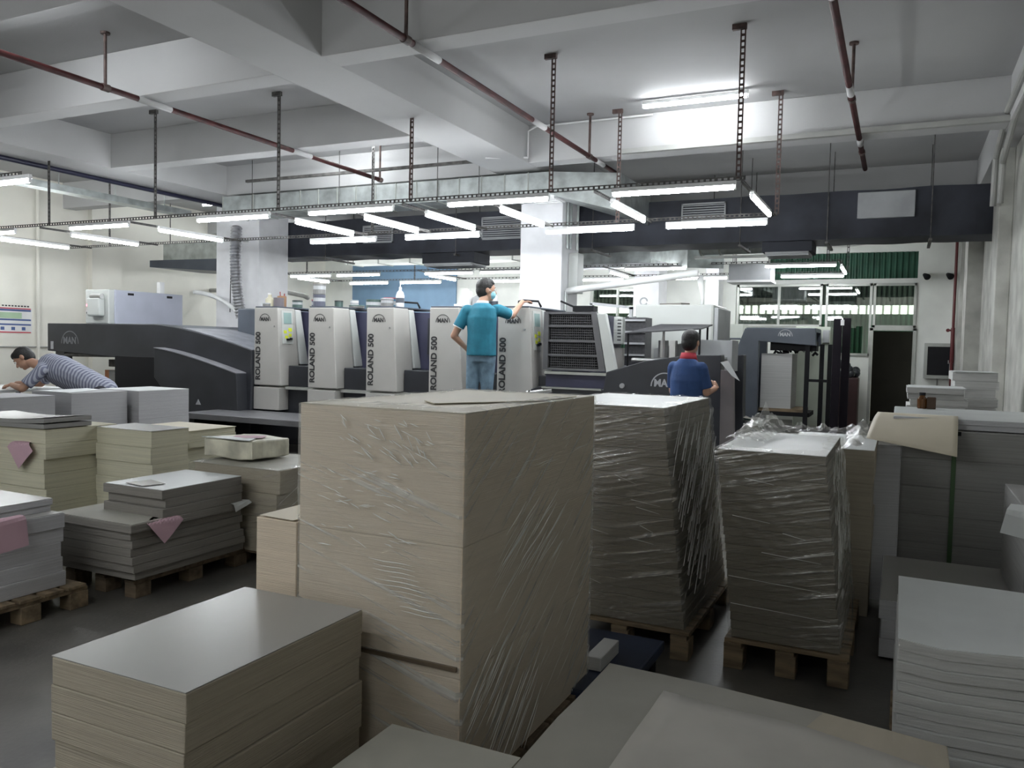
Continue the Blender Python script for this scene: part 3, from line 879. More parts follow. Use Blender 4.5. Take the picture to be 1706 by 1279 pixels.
# roof sheet between the plates
prof2 = top + [(x, z - .05) for x, z in top[::-1]]
b = B(); prism(b, prof2, 9.15, 10.7, 'Y'); obj('roof', b, M['press2'], t)
b = B(); prism(b, [(x, z) for x, z in top[4:]] + [(x, z + .012) for x, z in top[4:][::-1]], 8.96, 10.7, 'Y'); obj('roof_lining', b, mat('scuffed_cover', (.25, .26, .29), .3, var=.2, vscale=6), t)
bx('inner_wall', M['black'], (-10.6, -8.6, 9.3, 10.7, .3, 1.20), t)
bx('recess_shade', M['black'], (-11.3, -10.2, 8.938, 8.96, .55, 1.2), t, .01)  # flat black panel stands in for the dark inside the recess
bx('end_post', M['press'], (-12.78, -12.55, 8.97, 9.12, 0, 1.24), t, .01)
bx('end_post', M['press'], (-11.3, -10.9, 8.97, 9.12, 0, 1.2), t, .01)
bx('rear_end_post', M['press'], (-12.78, -12.0, 10.72, 10.88, 0, 1.24), t, .01)
b = B(); cyl(b, (-12.75, 9.0, 1.18), (-11.35, 9.0, 1.20), .03); box(b, -11.9, -11.4, 9.3, 9.6, 1.0, 1.12); box(b, -11.7, -11.35, 9.5, 9.8, .85, 1.02)
obj('suction_rollers', b, M['angle'], t)
# lower bonnet with light top strip
bt = [(-10.2, 1.34)] + [(-10.2 + 1.65 * k / 8, 1.34 - .33 * (k / 8.0) ** 1.3) for k in range(1, 9)]
b = B(); prism(b, bt + [(-8.5, .3), (-9.6, .3), (-10.2, .9)], 8.75, 8.96, 'Y'); obj('lower_bonnet', b, M['press'], t, .01)
b = B(); prism(b, bt + [(x, z + .012) for x, z in bt[::-1]], 8.74, 8.97, 'Y'); obj('bonnet_strip', b, mat('worn_edge', (.22, .22, .24), .4), t)
logo('emblem', t, -12.38, 8.9465, 1.37, .43, M['inkg'])
bx('badge', M['inkw'], (-12.86, -12.80, 8.944, 8.95, 1.27, 1.40), t)
b = B(); prism(b, [(-9.33, .53), (-9.23, .53), (-9.28, .61)], 8.744, 8.75, 'Y'); obj('warning_mark', b, M['inkw'], t)
bx('dark_tub', M['press2'], (-9.7, -8.55, 9.95, 10.8, 1.3, 2.0), t, .02)
t = thing('paper_pile', 'white pile of printed sheets standing inside the delivery end', 'paper stack', (-11.6, 9.8, 0))
bx('sheets', M['white'], (-12.15, -11.45, 9.5, 10.3, 0, .93), t)
bx('orange_edge', mat('orange_card', (.6, .25, .12), .6), (-12.25, -12.15, 9.5, 9.9, .3, .93), t)
# grey box on delivery
t = thing('control_cabinet', 'pale blue-grey cabinet on top of the left delivery end', 'cabinet', (-11.5, 9.8, 1.71))
bx('body', M['towerl'], (-12.74, -12.15, 9.5, 11.04, 1.72, 2.30), t, .012)
bx('side_cover', M['box'], (-12.15, -12.12, 9.60, 11.04, 1.72, 2.30), t, .006)
bx('side_housing', M['towerl'], (-12.56, -12.24, 9.38, 9.5, 1.84, 2.16), t, .03)
b = B(); cyl(b, (-12.48, 9.42, 2.18), (-12.22, 9.42, 2.18), .045); obj('motor', b, M['steel'], t, smooth=False)
b = B(); cyl(b, (-12.66, 9.5, 2.03), (-12.66, 9.47, 2.03), .022); obj('red_indicator', b, M['led'], t)
b = B(); cyl(b, (-12.66, 9.5, 1.90), (-12.66, 9.47, 1.90), .018); obj('dark_knob', b, M['black'], t)
bx('recessed_grip', M['black'], (-12.125, -12.115, 9.85, 9.97, 2.22, 2.26), t)
bx('recessed_grip', M['black'], (-12.125, -12.115, 10.68, 10.80, 2.22, 2.26), t)
b = B(); box(b, -12.4, -12.32, 10.7, 10.8, 2.30, 2.52)
tag(obj('small_stanchion', b, M['whitep'], None, origin=(-12.36, 10.75, 2.3)), 'short white post on top of the blue-grey cabinet', 'post')
b = B(); pts = [(-12.1 + 1.5 * math.sin(R(a)), 11.2, 1.35 + 1.02 * math.cos(R(a))) for a in range(4, 80, 5)]
tube(b, pts, .04); tag(obj('curved_pipe', b, M['pipew'], None, origin=(-11.0, 10.65, 1.7), smooth=True), 'curved pale hose arching down behind the blue-grey cabinet', 'hose')
b = B(); tube(b, [(-15.0, 14.5, 2.66), (-14.5, 14.5, 2.65), (-12.8, 14.5, 2.62), (-12.0, 14.3, 2.5), (-11.8, 14.2, 2.45)], .05)
tag(obj('curved_duct', b, M['conduit'], None, origin=(-13, 14.5, 2.5), smooth=True), 'thin beige pipe curving across the far left wall', 'pipe')

# right end: coater and feeder
t = thing('coating_unit', 'dark slatted guard unit right of the last grey printing unit', 'press unit', (-3.5, 9.4, .8))
b = B()
hexa(b, [(-3.90, 9.14, 1.22), (-3.14, 9.14, 1.22), (-3.14, 9.34, 1.22), (-3.90, 9.34, 1.22), (-3.90, 9.14, 1.90), (-3.27, 9.14, 1.90), (-3.27, 9.34, 1.90), (-3.90, 9.34, 1.90)])
obj('body', b, M['black'], t, .01)
b = B()
box(b, -3.92, -3.86, 9.07, 9.14, 1.22, 1.92)
for z in (1.23, 1.40, 1.57, 1.75, 1.905):
    box(b, -3.86, -3.16 - (z - 1.22) * .18, 9.08, 9.14, z - .013, z + .013)
hexa(b, [(-3.20, 9.07, 1.22), (-3.12, 9.07, 1.22), (-3.12, 9.14, 1.22), (-3.20, 9.14, 1.22), (-3.32, 9.07, 1.92), (-3.25, 9.07, 1.92), (-3.25, 9.14, 1.92), (-3.32, 9.14, 1.92)])
obj('guard_frame', b, mat('guard_grey', (.115, .115, .12), .4), t)
b = B()
for k in range(22):
    z = 1.255 + k * .0295
    box(b, -3.84, -3.22 - (z - 1.22) * .18, 9.10, 9.11, z, z + .009)
for k in range(22):
    x = -3.83 + k * .0265
    box(b, x, x + .006, 9.105, 9.115, 1.24, 1.88)
obj('mesh_guard', b, mat('mesh_grey', (.075, .075, .08), .5), t)
b = B(); hexa(b, [(-3.11, 9.07, 1.20), (-2.98, 9.07, 1.20), (-2.98, 9.16, 1.20), (-3.11, 9.16, 1.20), (-3.245, 9.07, 1.90), (-3.14, 9.07, 1.90), (-3.14, 9.16, 1.90), (-3.245, 9.16, 1.90)])
obj('pale_side_cover', b, M['towerl'], t, .01)
bx('ledge', M['alu'], (-3.86, -2.95, 8.98, 9.3, 1.17, 1.20), t)
bx('violet_housing', M['violet'], (-3.86, -2.95, 9.02, 9.9, .95, 1.17), t, .01)
b = B(); tube(b, [(-3.8, 9.3, 2.06), (-3.55, 9.3, 1.96)], .012); box(b, -3.62, -3.35, 9.25, 9.4, 1.93, 2.0)
obj('tray_tools', b, M['black'], t)

t = thing('press_feeder', 'dark sloping feeder end of the front press behind the blue shirt', 'press feeder', (-2.6, 9.4, 0))
prof = [(-4.0, .0), (-4.0, .98), (-3.9, 1.02), (-3.08, 1.02), (-3.05, 1.22), (-2.6, 1.36), (-2.1, 1.44), (-1.75, 1.45), (-1.72, 0)]
b = B(); prism(b, prof, 8.9, 9.1, 'Y'); obj('front_side_plate', b, M['press'], t, .01)
b = B(); prism(b, prof, 10.3, 10.5, 'Y'); obj('rear_side_plate', b, M['press'], t, .01)
bx('top_edge_rail', M['alu'], (-3.85, -3.1, 8.88, 8.9, 1.0, 1.02), t)
logo('emblem', t, -2.36, 8.8965, 1.08, .32, M['inkw'])
b = B()
for x, z in ((-3.55, .92), (-3.45, .91), (-3.36, .91), (-3.78, .87), (-2.93, .88)):
    cyl(b, (x, 8.9, z), (x, 8.885, z), .012)
cyl(b, (-2.85, 8.9, 1.07), (-2.85, 8.87, 1.07), .028)
obj('buttons', b, M['grille'], t)
b = B(); hexa(b, [(-2.75, 9.5, 1.72), (-1.95, 9.5, 1.84), (-1.95, 10.3, 1.84), (-2.75, 10.3, 1.72), (-2.75, 9.5, 1.735), (-1.95, 9.5, 1.855), (-1.95, 10.3, 1.855), (-2.75, 10.3, 1.735)])
b.free(); b = B()
hexa(b, [(-2.95, 9.3, 1.67), (-2.06, 9.3, 1.73), (-2.1, 10.1, 1.80), (-2.75, 10.1, 1.80), (-2.95, 9.3, 1.685), (-2.06, 9.3, 1.745), (-2.1, 10.1, 1.815), (-2.75, 10.1, 1.815)])
obj('canopy', b, M['mesh'], t)
b = B()
for x, y, z in ((-2.93, 9.32, 1.68), (-2.08, 9.32, 1.74), (-2.15, 10.05, 1.8)):
    cyl(b, (x, y, 1.2), (x, y, z), .012)
obj('canopy_post', b, M['black'], t)
b = B(); cyl(b, (-2.55, 9.5, 1.40), (-2.55, 9.5, 1.60), .06); cyl(b, (-2.55, 9.5, 1.60), (-2.55, 9.5, 1.72), .015); box(b, -2.9, -2.2, 9.45, 9.6, 1.34, 1.38); cyl(b, (-2.9, 9.4, 1.36), (-2.45, 9.4, 1.36), .03); box(b, -2.45, -2.38, 9.4, 9.5, 1.38, 1.6)
obj('feed_head', b, M['steel'], t)
b = B(); prism(b, [(-2.75, 1.25), (-2.75, 1.5), (-2.2, 1.62), (-1.8, 1.62), (-1.8, 1.25)], 9.8, 10.2, 'Y'); obj('feed_board', b, M['grille'], t)
bx('sheets_on_board', M['sheetw'], (-2.35, -1.85, 9.5, 9.78, 1.40, 1.42), t)

# cabinet behind feeder
t = thing('ink_supply_cabinet', 'tall pale grey cabinet behind the feeder and the blue shirt', 'cabinet', (-2.8, 11.3, 0))
bx('body', M['towerl'], (-3.36, -2.28, 11.0, 11.9, 0, 2.11), t, .012)
bx('side_door', M['grille'], (-2.28, -2.22, 11.02, 11.88, .05, 2.07), t, .01)
bx('front_seam', M['conduit'], (-2.31, -2.295, 10.995, 11.0, .05, 2.1), t)
b = B(); prism(b, [(-3.36, 1.95), (-3.36, 2.1), (-3.5, 1.95)], 11.05, 11.8, 'Y'); obj('sloping_corner', b, M['whitep'], t)
b = B(); n = 14
tube(b, [(-3.28 + .05 * math.cos(2 * math.pi * k / n), 11.1, 2.16 + .05 * math.sin(2 * math.pi * k / n)) for k in range(n)], .012)
obj('lifting_eye', b, M['grille'], t)
b = B(); tube(b, [(-2.50, 11.3, 2.11), (-2.50, 11.3, 2.2), (-2.55, 11.35, 2.5)], .03, rf=lambda i: (.02, .02, .05)[i]); obj('power_cable', b, M['pipew'], t, smooth=True)
b = B(); hexa(b, [(-3.05, 11.1, 2.112), (-2.75, 11.1, 2.112), (-2.7, 11.4, 2.112), (-3.1, 11.4, 2.112), (-3.05, 11.1, 2.13), (-2.75, 11.1, 2.14), (-2.7, 11.4, 2.15), (-3.1, 11.4, 2.14)])
tag(obj('loose_board', b, M['dark'], None, origin=(-2.9, 11.2, 2.11)), 'thin dark board lying on top of the tall pale cabinet', 'board')
# guard mesh tower between coater and cabinet
t = thing('wash_unit', 'pale unit in a dark guard frame between slatted unit and tall cabinet', 'press unit', (-3.5, 10.6, 0))
b = B(); box(b, -3.86, -3.82, 10.5, 10.56, 1.2, 2.1); box(b, -3.30, -3.26, 10.5, 10.56, 1.2, 2.05)
hexa(b, [(-3.86, 10.5, 2.08), (-3.26, 10.5, 2.02), (-3.26, 10.56, 2.02), (-3.86, 10.56, 2.08), (-3.86, 10.5, 2.12), (-3.26, 10.5, 2.06), (-3.26, 10.56, 2.06), (-3.86, 10.56, 2.12)])
obj('guard_frame', b, M['grille'], t)
bx('cover', M['towerl'], (-3.80, -3.40, 10.55, 11.0, 1.55, 1.92), t, .01)
b = B()
for k in range(7):
    box(b, -3.47, -3.42, 10.545, 10.55, 1.60 + k * .045, 1.615 + k * .045)
obj('vent_slots', b, M['ink'], t)
bx('lower_cover', M['tower'], (-3.80, -3.40, 10.6, 11.0, 1.1, 1.50), t, .01)
bx('slatted_guard', M['mesh'], (-3.25, -3.22 + .24, 10.2, 10.5, 1.2, 1.90), t)
b = B()
for k in range(5):
    box(b, -3.25, -2.98, 10.17, 10.2, 1.25 + k * .15, 1.275 + k * .15)
obj('guard_rail', b, M['grille'], t)

# second press at the back right
t = thing('rear_press_feeder', 'blue-grey feeder end of the rear press with black posts', 'press feeder', (-2.1, 16.3, 0))
b = B(); prism(b, [(-2.78, .1), (-2.84, 1.55), (-2.70, 1.93), (-1.43, 1.95), (-1.41, 1.62), (-2.44, 1.69), (-2.42, .1)], 15.95, 16.1, 'Y'); obj('front_frame', b, M['press2'], t, .01)
b = B(); prism(b, [(-2.78, .1), (-2.84, 1.55), (-2.70, 1.93), (-1.43, 1.95), (-1.41, 1.62), (-2.44, 1.69), (-2.42, .1)], 17.0, 17.15, 'Y'); obj('rear_frame', b, M['press2'], t, .01)
bx('top_deck', M['press2'], (-2.7, -1.43, 16.1, 17.0, 1.88, 1.95), t)
logo('emblem', t, -1.96, 15.9465, 1.79, .26, M['inkw'])
b = B()
for k in range(26):
    x = -2.2 + random.random() * .75; z = 1.48 + random.random() * .2; y = 16.15 + random.random() * .4
    cyl(b, (x, y, z), (x + random.uniform(-.12, .12), y, z + random.uniform(-.08, .08)), .022, n=8)
for k in range(5):
    x = -2.15 + k * .14
    tube(b, [(x, 16.2, 1.68), (x + .03, 16.15, 1.55), (x + .09, 16.15, 1.50), (x + .12, 16.2, 1.6)], .01)
box(b, -2.25, -1.42, 16.15, 16.6, 1.52, 1.70)
obj('suction_head', b, M['black'], t)
for x, y in ((-1.60, 15.98), (-1.42, 16.9), (-1.28, 15.98 + 1.0)):
    bx('post', M['black'], (x, x + .08, y, y + .06, 0, 1.66), t)
bx('cross_rail', M['black'], (-1.6, -1.2, 15.99, 16.03, .95, 1.0), t)
bx('floor_rail', M['black'], (-1.62, -.7, 15.95, 16.05, 0, .05), t)
for x0, y0, dz in ((-1.12, 15.9, 2.12), (-.99, 16.3, 2.15)):
    bx('hoist_column', mat('hoist_black%d' % (x0 < -1.1), (.012, .009, .014), .7, spec=.2), (x0, x0 + .14, y0, y0 + .12, 0, dz), t, .006)
bx('hoist_badge', M['whitep'], (-1.0, -.94, 15.885, 15.9, 2.0, 2.1), t)
bx('hoist_foot', M['black'], (-1.25, -.8, 15.85, 16.45, 0, .06), t)
bx('side_body', M['black'], (-3.6, -2.82, 16.0, 16.9, .15, 1.15), t)
b = B(); prism(b, [(-3.6, 1.15), (-2.82, 1.15), (-2.82, 1.52), (-3.6, 1.2)], 16.0, 16.9, 'Y'); obj('sloping_lid', b, M['press2'], t)
bx('small_plate', M['whitep'], (-2.98, -2.86, 15.99, 16.0, .72, .92), t)
t = thing('rear_paper_pile', 'tall white paper pile loaded in the rear press feeder', 'paper stack', (-2.1, 16.5, .3))
bx('sheets', M['white'], (-2.40, -1.84, 16.12, 16.95, .42, 1.46), t)
bx('pallet_board', M['wood'], (-2.42, -1.6, 16.1, 16.97, .36, .42), t)
bx('lift_bar', M['black'], (-2.42, -1.5, 16.1, 16.97, .28, .36), t)
t = thing('rear_cream_cabinet', 'cream cabinet panels standing behind the rear press feeder', 'cabinet', (-2, 17.8, 0))
bx('panel', mat('pale_green_panel', (.48, .52, .44), .5, var=.04), (-1.95, -1.28, 17.5, 18.1, .0, 2.02), t, .01)
bx('panel', mat('pale_green_panel2', (.55, .58, .52), .5, var=.04), (-3.95, -3.0, 17.5, 18.1, 0, 2.06), t, .01)
bx('switch_box', M['grille'], (-1.42, -1.3, 17.42, 17.5, 1.7, 1.95), t)
b = B()
for x in (-3.45, -3.05):
    tube(b, [(x - .16, 16.9, 1.2), (x - .16, 16.9, 1.62), (x - .1, 16.9, 1.74), (x + .1, 16.9, 1.74), (x + .16, 16.9, 1.62), (x + .16, 16.9, 1.2)], .022)
tag(obj('guard_rail_hoops', b, M['press2'], None, origin=(-3.2, 16.9, 1.2)), 'pair of grey-blue rounded guard hoops left of the rear feeder', 'guard rail')
t = thing('floor_machine', 'dark red and black machine in shade left of the doorway', 'machine', (-1, 18.1, 0))
bx('body', mat('dark_maroon', (.05, .02, .02), .6), (-1.15, -.75, 17.9, 18.5, 0, 1.0), t, .03)
b = B()
for k in range(12):
    sph(b, (-1.12 + random.random() * .35, 18.0 + random.random() * .3, 1.02 + random.random() * .25), .09, seg=8)
obj('covered_top', b, M['press'], t, smooth=True)

# ---------------------------------------------------------------- cans and bottles on the press
CANG = mat('can_grey', (.17, .17, .165), .5)
def can(x, y, z, r, h, m, lidm, label):
    t = thing('ink_can', label, 'ink can', (x, y, z), 'ink cans on the press')
    b = B(); lathe(b, (x, y, z), [(r * .94, 0), (r, .01), (r, h - .012), (r * .98, h - .01)]); cb = obj('can_body', b, CANG if m is M['grille'] else m, t)
    b = B(); lathe(b, (x, y, z), [(r * 1.03, h - .012), (r * 1.03, h), (r * .97, h + .004), (r * .5, h + .002)]); obj('lid', b, lidm, cb)
    if 'mauve' not in label and h > .105:
        b = B(); lathe(b, (x, y, z), [(r * 1.005, h * .45), (r * 1.008, h * .46), (r * 1.008, h * .75), (r * 1.005, h * .76)]); obj('paper_label', b, M['grille'], cb)
    return t
zt = 1.986
g_, k_, r_, bl = mat('can_mauve', (.16, .14, .155), .5), M['dkgreen'], mat('can_red', (.30, .04, .05), .5), mat('can_blue', (.04, .16, .26), .5)
cg = mat('can_greyblue', (.09, .095, .13), .5)
can(-8.36, 9.15, zt, .055, .05, M['grille'], M['grille'], 'low grey tin at the front left of leftmost printing unit')
can(-8.22, 9.25, zt, .075, .13, g_, g_, 'mauve ink can on the leftmost printing unit')
can(-8.13, 9.55, zt, .075, .11, k_, M['ink'], 'dark green ink can on the leftmost printing unit')
can(-8.05, 9.9, zt, .08, .14, cg, r_, 'red-labelled ink can at rear of the leftmost printing unit')
can(-7.40, 9.15, zt, .085, .16, cg, cg, 'grey-blue ink can at the bottom of the two-can pile, second printing unit')
can(-7.40, 9.15, zt + .165, .088, .16, M['grille'], M['dark'], 'tallest ink can standing on another, second printing unit')
can(-7.33, 9.5, zt, .06, .10, k_, M['ink'], 'small black ink can beside the two-can pile')
can(-7.24, 9.75, zt, .06, .12, M['whitep'], M['grille'], 'white ink can on the second printing unit')
can(-7.10, 9.62, zt, .11, .04, M['grille'], k_, 'flat dark tin on the second printing unit')
can(-7.14, 10.1, zt, .12, .15, k_, k_, 'wide dark green ink can on the second printing unit')
can(-7.1, 10.1 + .35, zt, .10, .20, bl, r_, 'blue ink can with red lid at rear of second printing unit')
can(-6.29, 9.2, zt, .085, .11, M['grille'], M['grille'], 'grey ink can beside the spray bottle on third printing unit')
can(-5.4, 9.6, zt, .07, .05, M['whitep'], M['whitep'], 'low white tin on the fourth printing unit')
def bottle(x, y, z, s, label, squ=False, m=None):
    t = thing('solvent_bottle', label, 'bottle', (x, y, z), 'bottles on the press')
    b = B()
    lathe(b, (x, y, z), [(.055 * s, 0), (.06 * s, .01), (.06 * s, .16 * s), (.045 * s, .21 * s), (.018 * s, .24 * s)])
    obj('bottle_body', b, m or M['whitep'], t, smooth=False)
    b = B(); lathe(b, (x, y, z), [(.02 * s, .235 * s), (.02 * s, .28 * s), (.008 * s, .29 * s), (.006 * s, .33 * s)]); obj('cap', b, M['whitep'], t)
    b = B(); lathe(b, (x, y, z), [(.0605 * s, .06 * s), (.061 * s, .061 * s), (.061 * s, .13 * s), (.0605 * s, .131 * s)]); obj('bottle_label', b, M['press2'], t)
bottle(-6.15, 9.3, zt, .95, 'white spray bottle on the third printing unit')
bottle(-5.02, 9.9, zt, .85, 'white bottle behind the teal shirt on the fourth printing unit')
t = thing('solvent_canister', 'white square canister on the fourth printing unit', 'canister', (-5.42, 9.5, zt))
bx('canister_body', M['whitep'], (-5.42, -5.31, 9.7, 9.82, zt, zt + .24), t, .015)
bx('canister_cap', M['whitep'], (-5.39, -5.34, 9.73, 9.79, zt + .24, zt + .27), t, .005)
t = thing('small_motor_housing', 'grey angled motor housing between canister and teal shirt', 'motor', (-5.2, 9.8, zt))
b = B(); prism(b, [(-5.3, zt), (-5.1, zt), (-5.05, zt + .2), (-5.15, zt + .22), (-5.28, zt + .16)], 9.75, 9.95, 'Y'); obj('housing', b, M['grille'], t, .01)
for i, x0 in enumerate((-6.35, -4.46)):
    b = B(); x = x0 + (.1 if i == 0 else .16); tube(b, [(x, 9.15 + .3 * (i == 0), 1.985), (x, 9.15 + .3 * (i == 0), 2.05), (x + .04, 9.2 + .3 * (i == 0), 2.065), (x + .22, 9.25 + .3 * (i == 0), 2.055), (x + .26, 9.25 + .3 * (i == 0), 1.985)], .014)
    tag(obj('grab_handle', b, M['black'], None, origin=(x, 9.2, 1.985), smooth=True), 'black grab handle on top of the %s printing unit' % ('third' if i == 0 else 'rightmost'), 'handle')
t = thing('amber_jar_group', 'tinted glass jar of red brushes on the dark tub', 'jar', (-9.0, 10.2, 2.0))
b = B(); lathe(b, (-9.0, 10.2, 2.0), [(.07, 0), (.075, .01), (.075, .2), (.07, .21)]); obj('jar', b, mat('brown_jar', (.30, .16, .08), .3), t)
b = B(); cyl(b, (-9.02, 10.2, 2.1), (-9.04, 10.2, 2.28), .008); cyl(b, (-8.97, 10.2, 2.1), (-8.95, 10.2, 2.25), .008); obj('brush', b, r_, t)
t = thing('beige_jug', 'beige plastic jug beside the jar on the dark tub', 'jug', (-9.25, 10.2, 2.0))
b = B(); lathe(b, (-9.25, 10.2, 2.0), [(.07, 0), (.075, .01), (.07, .16), (.03, .2), (.03, .24)]); obj('jug_body', b, M['cream2'], t)
b = B(); lathe(b, (-9.25, 10.2, 2.0), [(.033, .235), (.033, .26), (.02, .262)]); obj('jug_cap', b, M['whitep'], t)

# ---------------------------------------------------------------- paper stacks
def block(b, x0, x1, y0, y1, z0, z1, sag=None, n=6, jit=0.0):
    """block whose top follows sag(u,v); used for one ream bundle"""
    G, H = [], []
    for j in range(n + 1):
        for i in range(n + 1):
            u, v = i / n, j / n
            dz = sag(u, v) if sag else 0
            jx = random.uniform(-jit, jit) if jit and i in (0, n) else 0
            jy = random.uniform(-jit, jit) if jit and j in (0, n) else 0
            G.append(b.verts.new((x0 + (x1 - x0) * u + jx, y0 + (y1 - y0) * v + jy, z1 + dz)))
            H.append(b.verts.new((x0 + (x1 - x0) * u + jx, y0 + (y1 - y0) * v + jy, z0 + (dz if sag else 0))))
    I = lambda i, j: j * (n + 1) + i
    for j in range(n):
        for i in range(n):
            b.faces.new((G[I(i, j)], G[I(i + 1, j)], G[I(i + 1, j + 1)], G[I(i, j + 1)]))
            b.faces.new((H[I(i, j)], H[I(i, j + 1)], H[I(i + 1, j + 1)], H[I(i + 1, j)]))
    for i in range(n):
        b.faces.new((H[I(i, 0)], H[I(i + 1, 0)], G[I(i + 1, 0)], G[I(i, 0)]))
        b.faces.new((H[I(i, n)], G[I(i, n)], G[I(i + 1, n)], H[I(i + 1, n)]))
        b.faces.new((H[I(0, i)], G[I(0, i)], G[I(0, i + 1)], H[I(0, i + 1)]))
        b.faces.new((H[I(n, i)], H[I(n, i + 1)], G[I(n, i + 1)], G[I(n, i)]))

def stack(label, x0, x1, y0, y1, z0, z1, m, top, layers=6, jit=.006, lean=(0, 0), sag=None, group=None, name='paper_stack', topt=.003, grow=0.0, sheet=True):
    t = thing(name, label, 'paper stack', ((x0 + x1) / 2, (y0 + y1) / 2, z0), group)
    b = B()
    zs = [z0 + (z1 - z0) * (k / layers) for k in range(layers + 1)]
    for k in range(layers):
        f = (k + .5) / layers
        dx = lean[0] * f + random.uniform(-jit, jit)
        dy = lean[1] * f + random.uniform(-jit, jit)
        g = grow * (1 - f) + random.uniform(-jit, jit) * .4
        block(b, x0 + dx - g, x1 + dx + g, y0 + dy - g, y1 + dy + g, zs[k] + (.0008 if k else 0), zs[k + 1], (lambda u, v, f=f: sag(u, v) * f) if sag else None)
    obj('sheets', b, m, t, .003)
    if sheet:
        b = B(); f = 1
        block(b, x0 + lean[0], x1 + lean[0], y0 + lean[1], y1 + lean[1], z1 + .0005, z1 + topt, (lambda u, v: sag(u, v)) if sag else None)
        obj('top_sheet', b, top, t)
    return t

def pallet(label, x0, x1, y0, y1, z1=.13, m='wood', grp='wooden pallets under the stacks'):
    t = thing('wooden_pallet', label, 'pallet', ((x0 + x1) / 2, (y0 + y1) / 2, 0), grp)
    n = 5
    wd = (y1 - y0) / n
    for k in range(n):
        bx('deck_board', M[m], (x0, x1, y0 + k * wd + .012, y0 + (k + 1) * wd - .012, z1 - .02, z1 - .001), t, .003)
    for x in (x0, (x0 + x1) / 2 - .04, x1 - .09):
        bx('bearer', M[m], (x, x + .08, y0, y1, z1 - .04, z1 - .02), t)
        for y in (y0, (y0 + y1) / 2 - .05, y1 - .11):
            bx('block', M[m], (x, x + .09, y, y + .11, 0.0, z1 - .04), t, .004)
    return t

def wrap(t, x0, x1, y0, y1, z0, z1, m, amp=.006, off=.008, lean=(0, 0), ang=.6, loose=0.0, top=True, seed=1):
    """stretch film: a closed wrinkled skin round the stack, open below"""
    b = B()
    nu, nv = 150, 70
    per = [(x0, y0), (x1, y0), (x1, y1), (x0, y1)]
    lens = [x1 - x0, y1 - y0, x1 - x0, y1 - y0]
    tot = sum(lens)
    nr = [(0, -1), (1, 0), (0, 1), (-1, 0)]
    rings = []
    for j in range(nv + 1):
        z = z0 + (z1 - z0) * j / nv
        f = j / nv
        ring = []
        for i in range(nu):
            s = tot * i / nu
            k = 0
            while s > lens[k]:
                s -= lens[k]; k += 1
            u = s / lens[k]
            a, c = per[k], per[(k + 1) % 4]
            px, py = a[0] + (c[0] - a[0]) * u, a[1] + (c[1] - a[1]) * u
            # crease pattern: noise stretched along a slanted direction
            q = (tot * i / nu) * math.sin(ang) * (1 if k % 2 == 0 else -1) + z * math.cos(ang)
            r = (tot * i / nu) * math.cos(ang) * (1 if k % 2 == 0 else -1) - z * math.sin(ang)
            w_ = noise.noise(Vector((q * 26, r * 1.4, seed * 7.1))) * .6 + noise.noise(Vector((q * 60, r * 3, seed * 3.3))) * .4
            big = max(0, noise.noise(Vector((px * 2.3 + seed, py * 2.3, z * 2.2)))) * loose
            d = off + amp * abs(w_) * (1.9 if k % 2 else .9) + big * (1 if k % 2 else .4)
            nx, ny = nr[k]
            # pull corners round
            e = min(u, 1 - u)
            cn = max(0, 1 - e * lens[k] / .03)
            kk = (k + 1) % 4 if u > .5 else (k - 1) % 4
            nx, ny = nx + nr[kk][0] * cn * .8, ny + nr[kk][1] * cn * .8
            ring.append(b.verts.new((px + nx * d + lean[0] * f, py + ny * d + lean[1] * f, z)))
        rings.append(ring)
    for a, c in zip(rings, rings[1:]):
        for i in range(nu):
            b.faces.new((a[i], a[(i + 1) % nu], c[(i + 1) % nu], c[i]))
    if top:
        # collar of film folded in over the top edge
        rim = rings[-1]
        cx, cy = (x0 + x1) / 2 + lean[0], (y0 + y1) / 2 + lean[1]
        last = rim
        for s_ in (.08, .16, .24):
            cur = []
            for i, v in enumerate(rim):
                fr_ = s_ * (1 + .6 * noise.noise(Vector((i * .11, seed, 0))))
                cur.append(b.verts.new((v.co.x + (cx - v.co.x) * fr_, v.co.y + (cy - v.co.y) * fr_, z1 + .004 + .012 * abs(noise.noise(Vector((i * .35, s_ * 9, seed)))))))
            for i in range(nu):
                b.faces.new((last[i], last[(i + 1) % nu], cur[(i + 1) % nu], cur[i]))
            last = cur
    return obj('stretch_film', b, m, t, smooth=False)

PLEAT = mat('film_pleat', (0.80, 0.80, 0.77), 0.10, var=.02, spec=1.0)  # near-white colour puts the film's glints into its pleats
def pleats(parent, face, val, jobs, name='film_pleats'):
    """thin tight film pleats, whitened to stand for its glints, proud of the face; jobs = (u, z, angle, length, radius)"""
    b = B()
    for (u, z, a, l, rr) in jobs:
        n = 6
        pts = []
        for i in range(n + 1):
            q = i / n - .5
            uu = u + math.cos(a) * l * q
            zz = z + math.sin(a) * l * q + .009 * l * math.sin(i * 1.3 + u * 40)
            pts.append((uu, val, zz) if face == 'y' else (val, uu, zz))
        tube(b, pts, rr, 6, rf=lambda i, rr=rr: rr * (.25 + math.sin(math.pi * (i + .3) / (n + .6))))
    o = obj(name, b, PLEAT, parent, smooth=True)
    o['kind'] = 'stuff'
    return o
RN = random.Random(11)
def burst(u0, u1, z0, z1, n, a, da, l0, l1, r0=.0008, r1=.0016):
    return [(RN.uniform(u0, u1), RN.uniform(z0, z1), a + RN.uniform(-da, da), RN.uniform(l0, l1), RN.uniform(r0, r1)) for _ in range(n)]

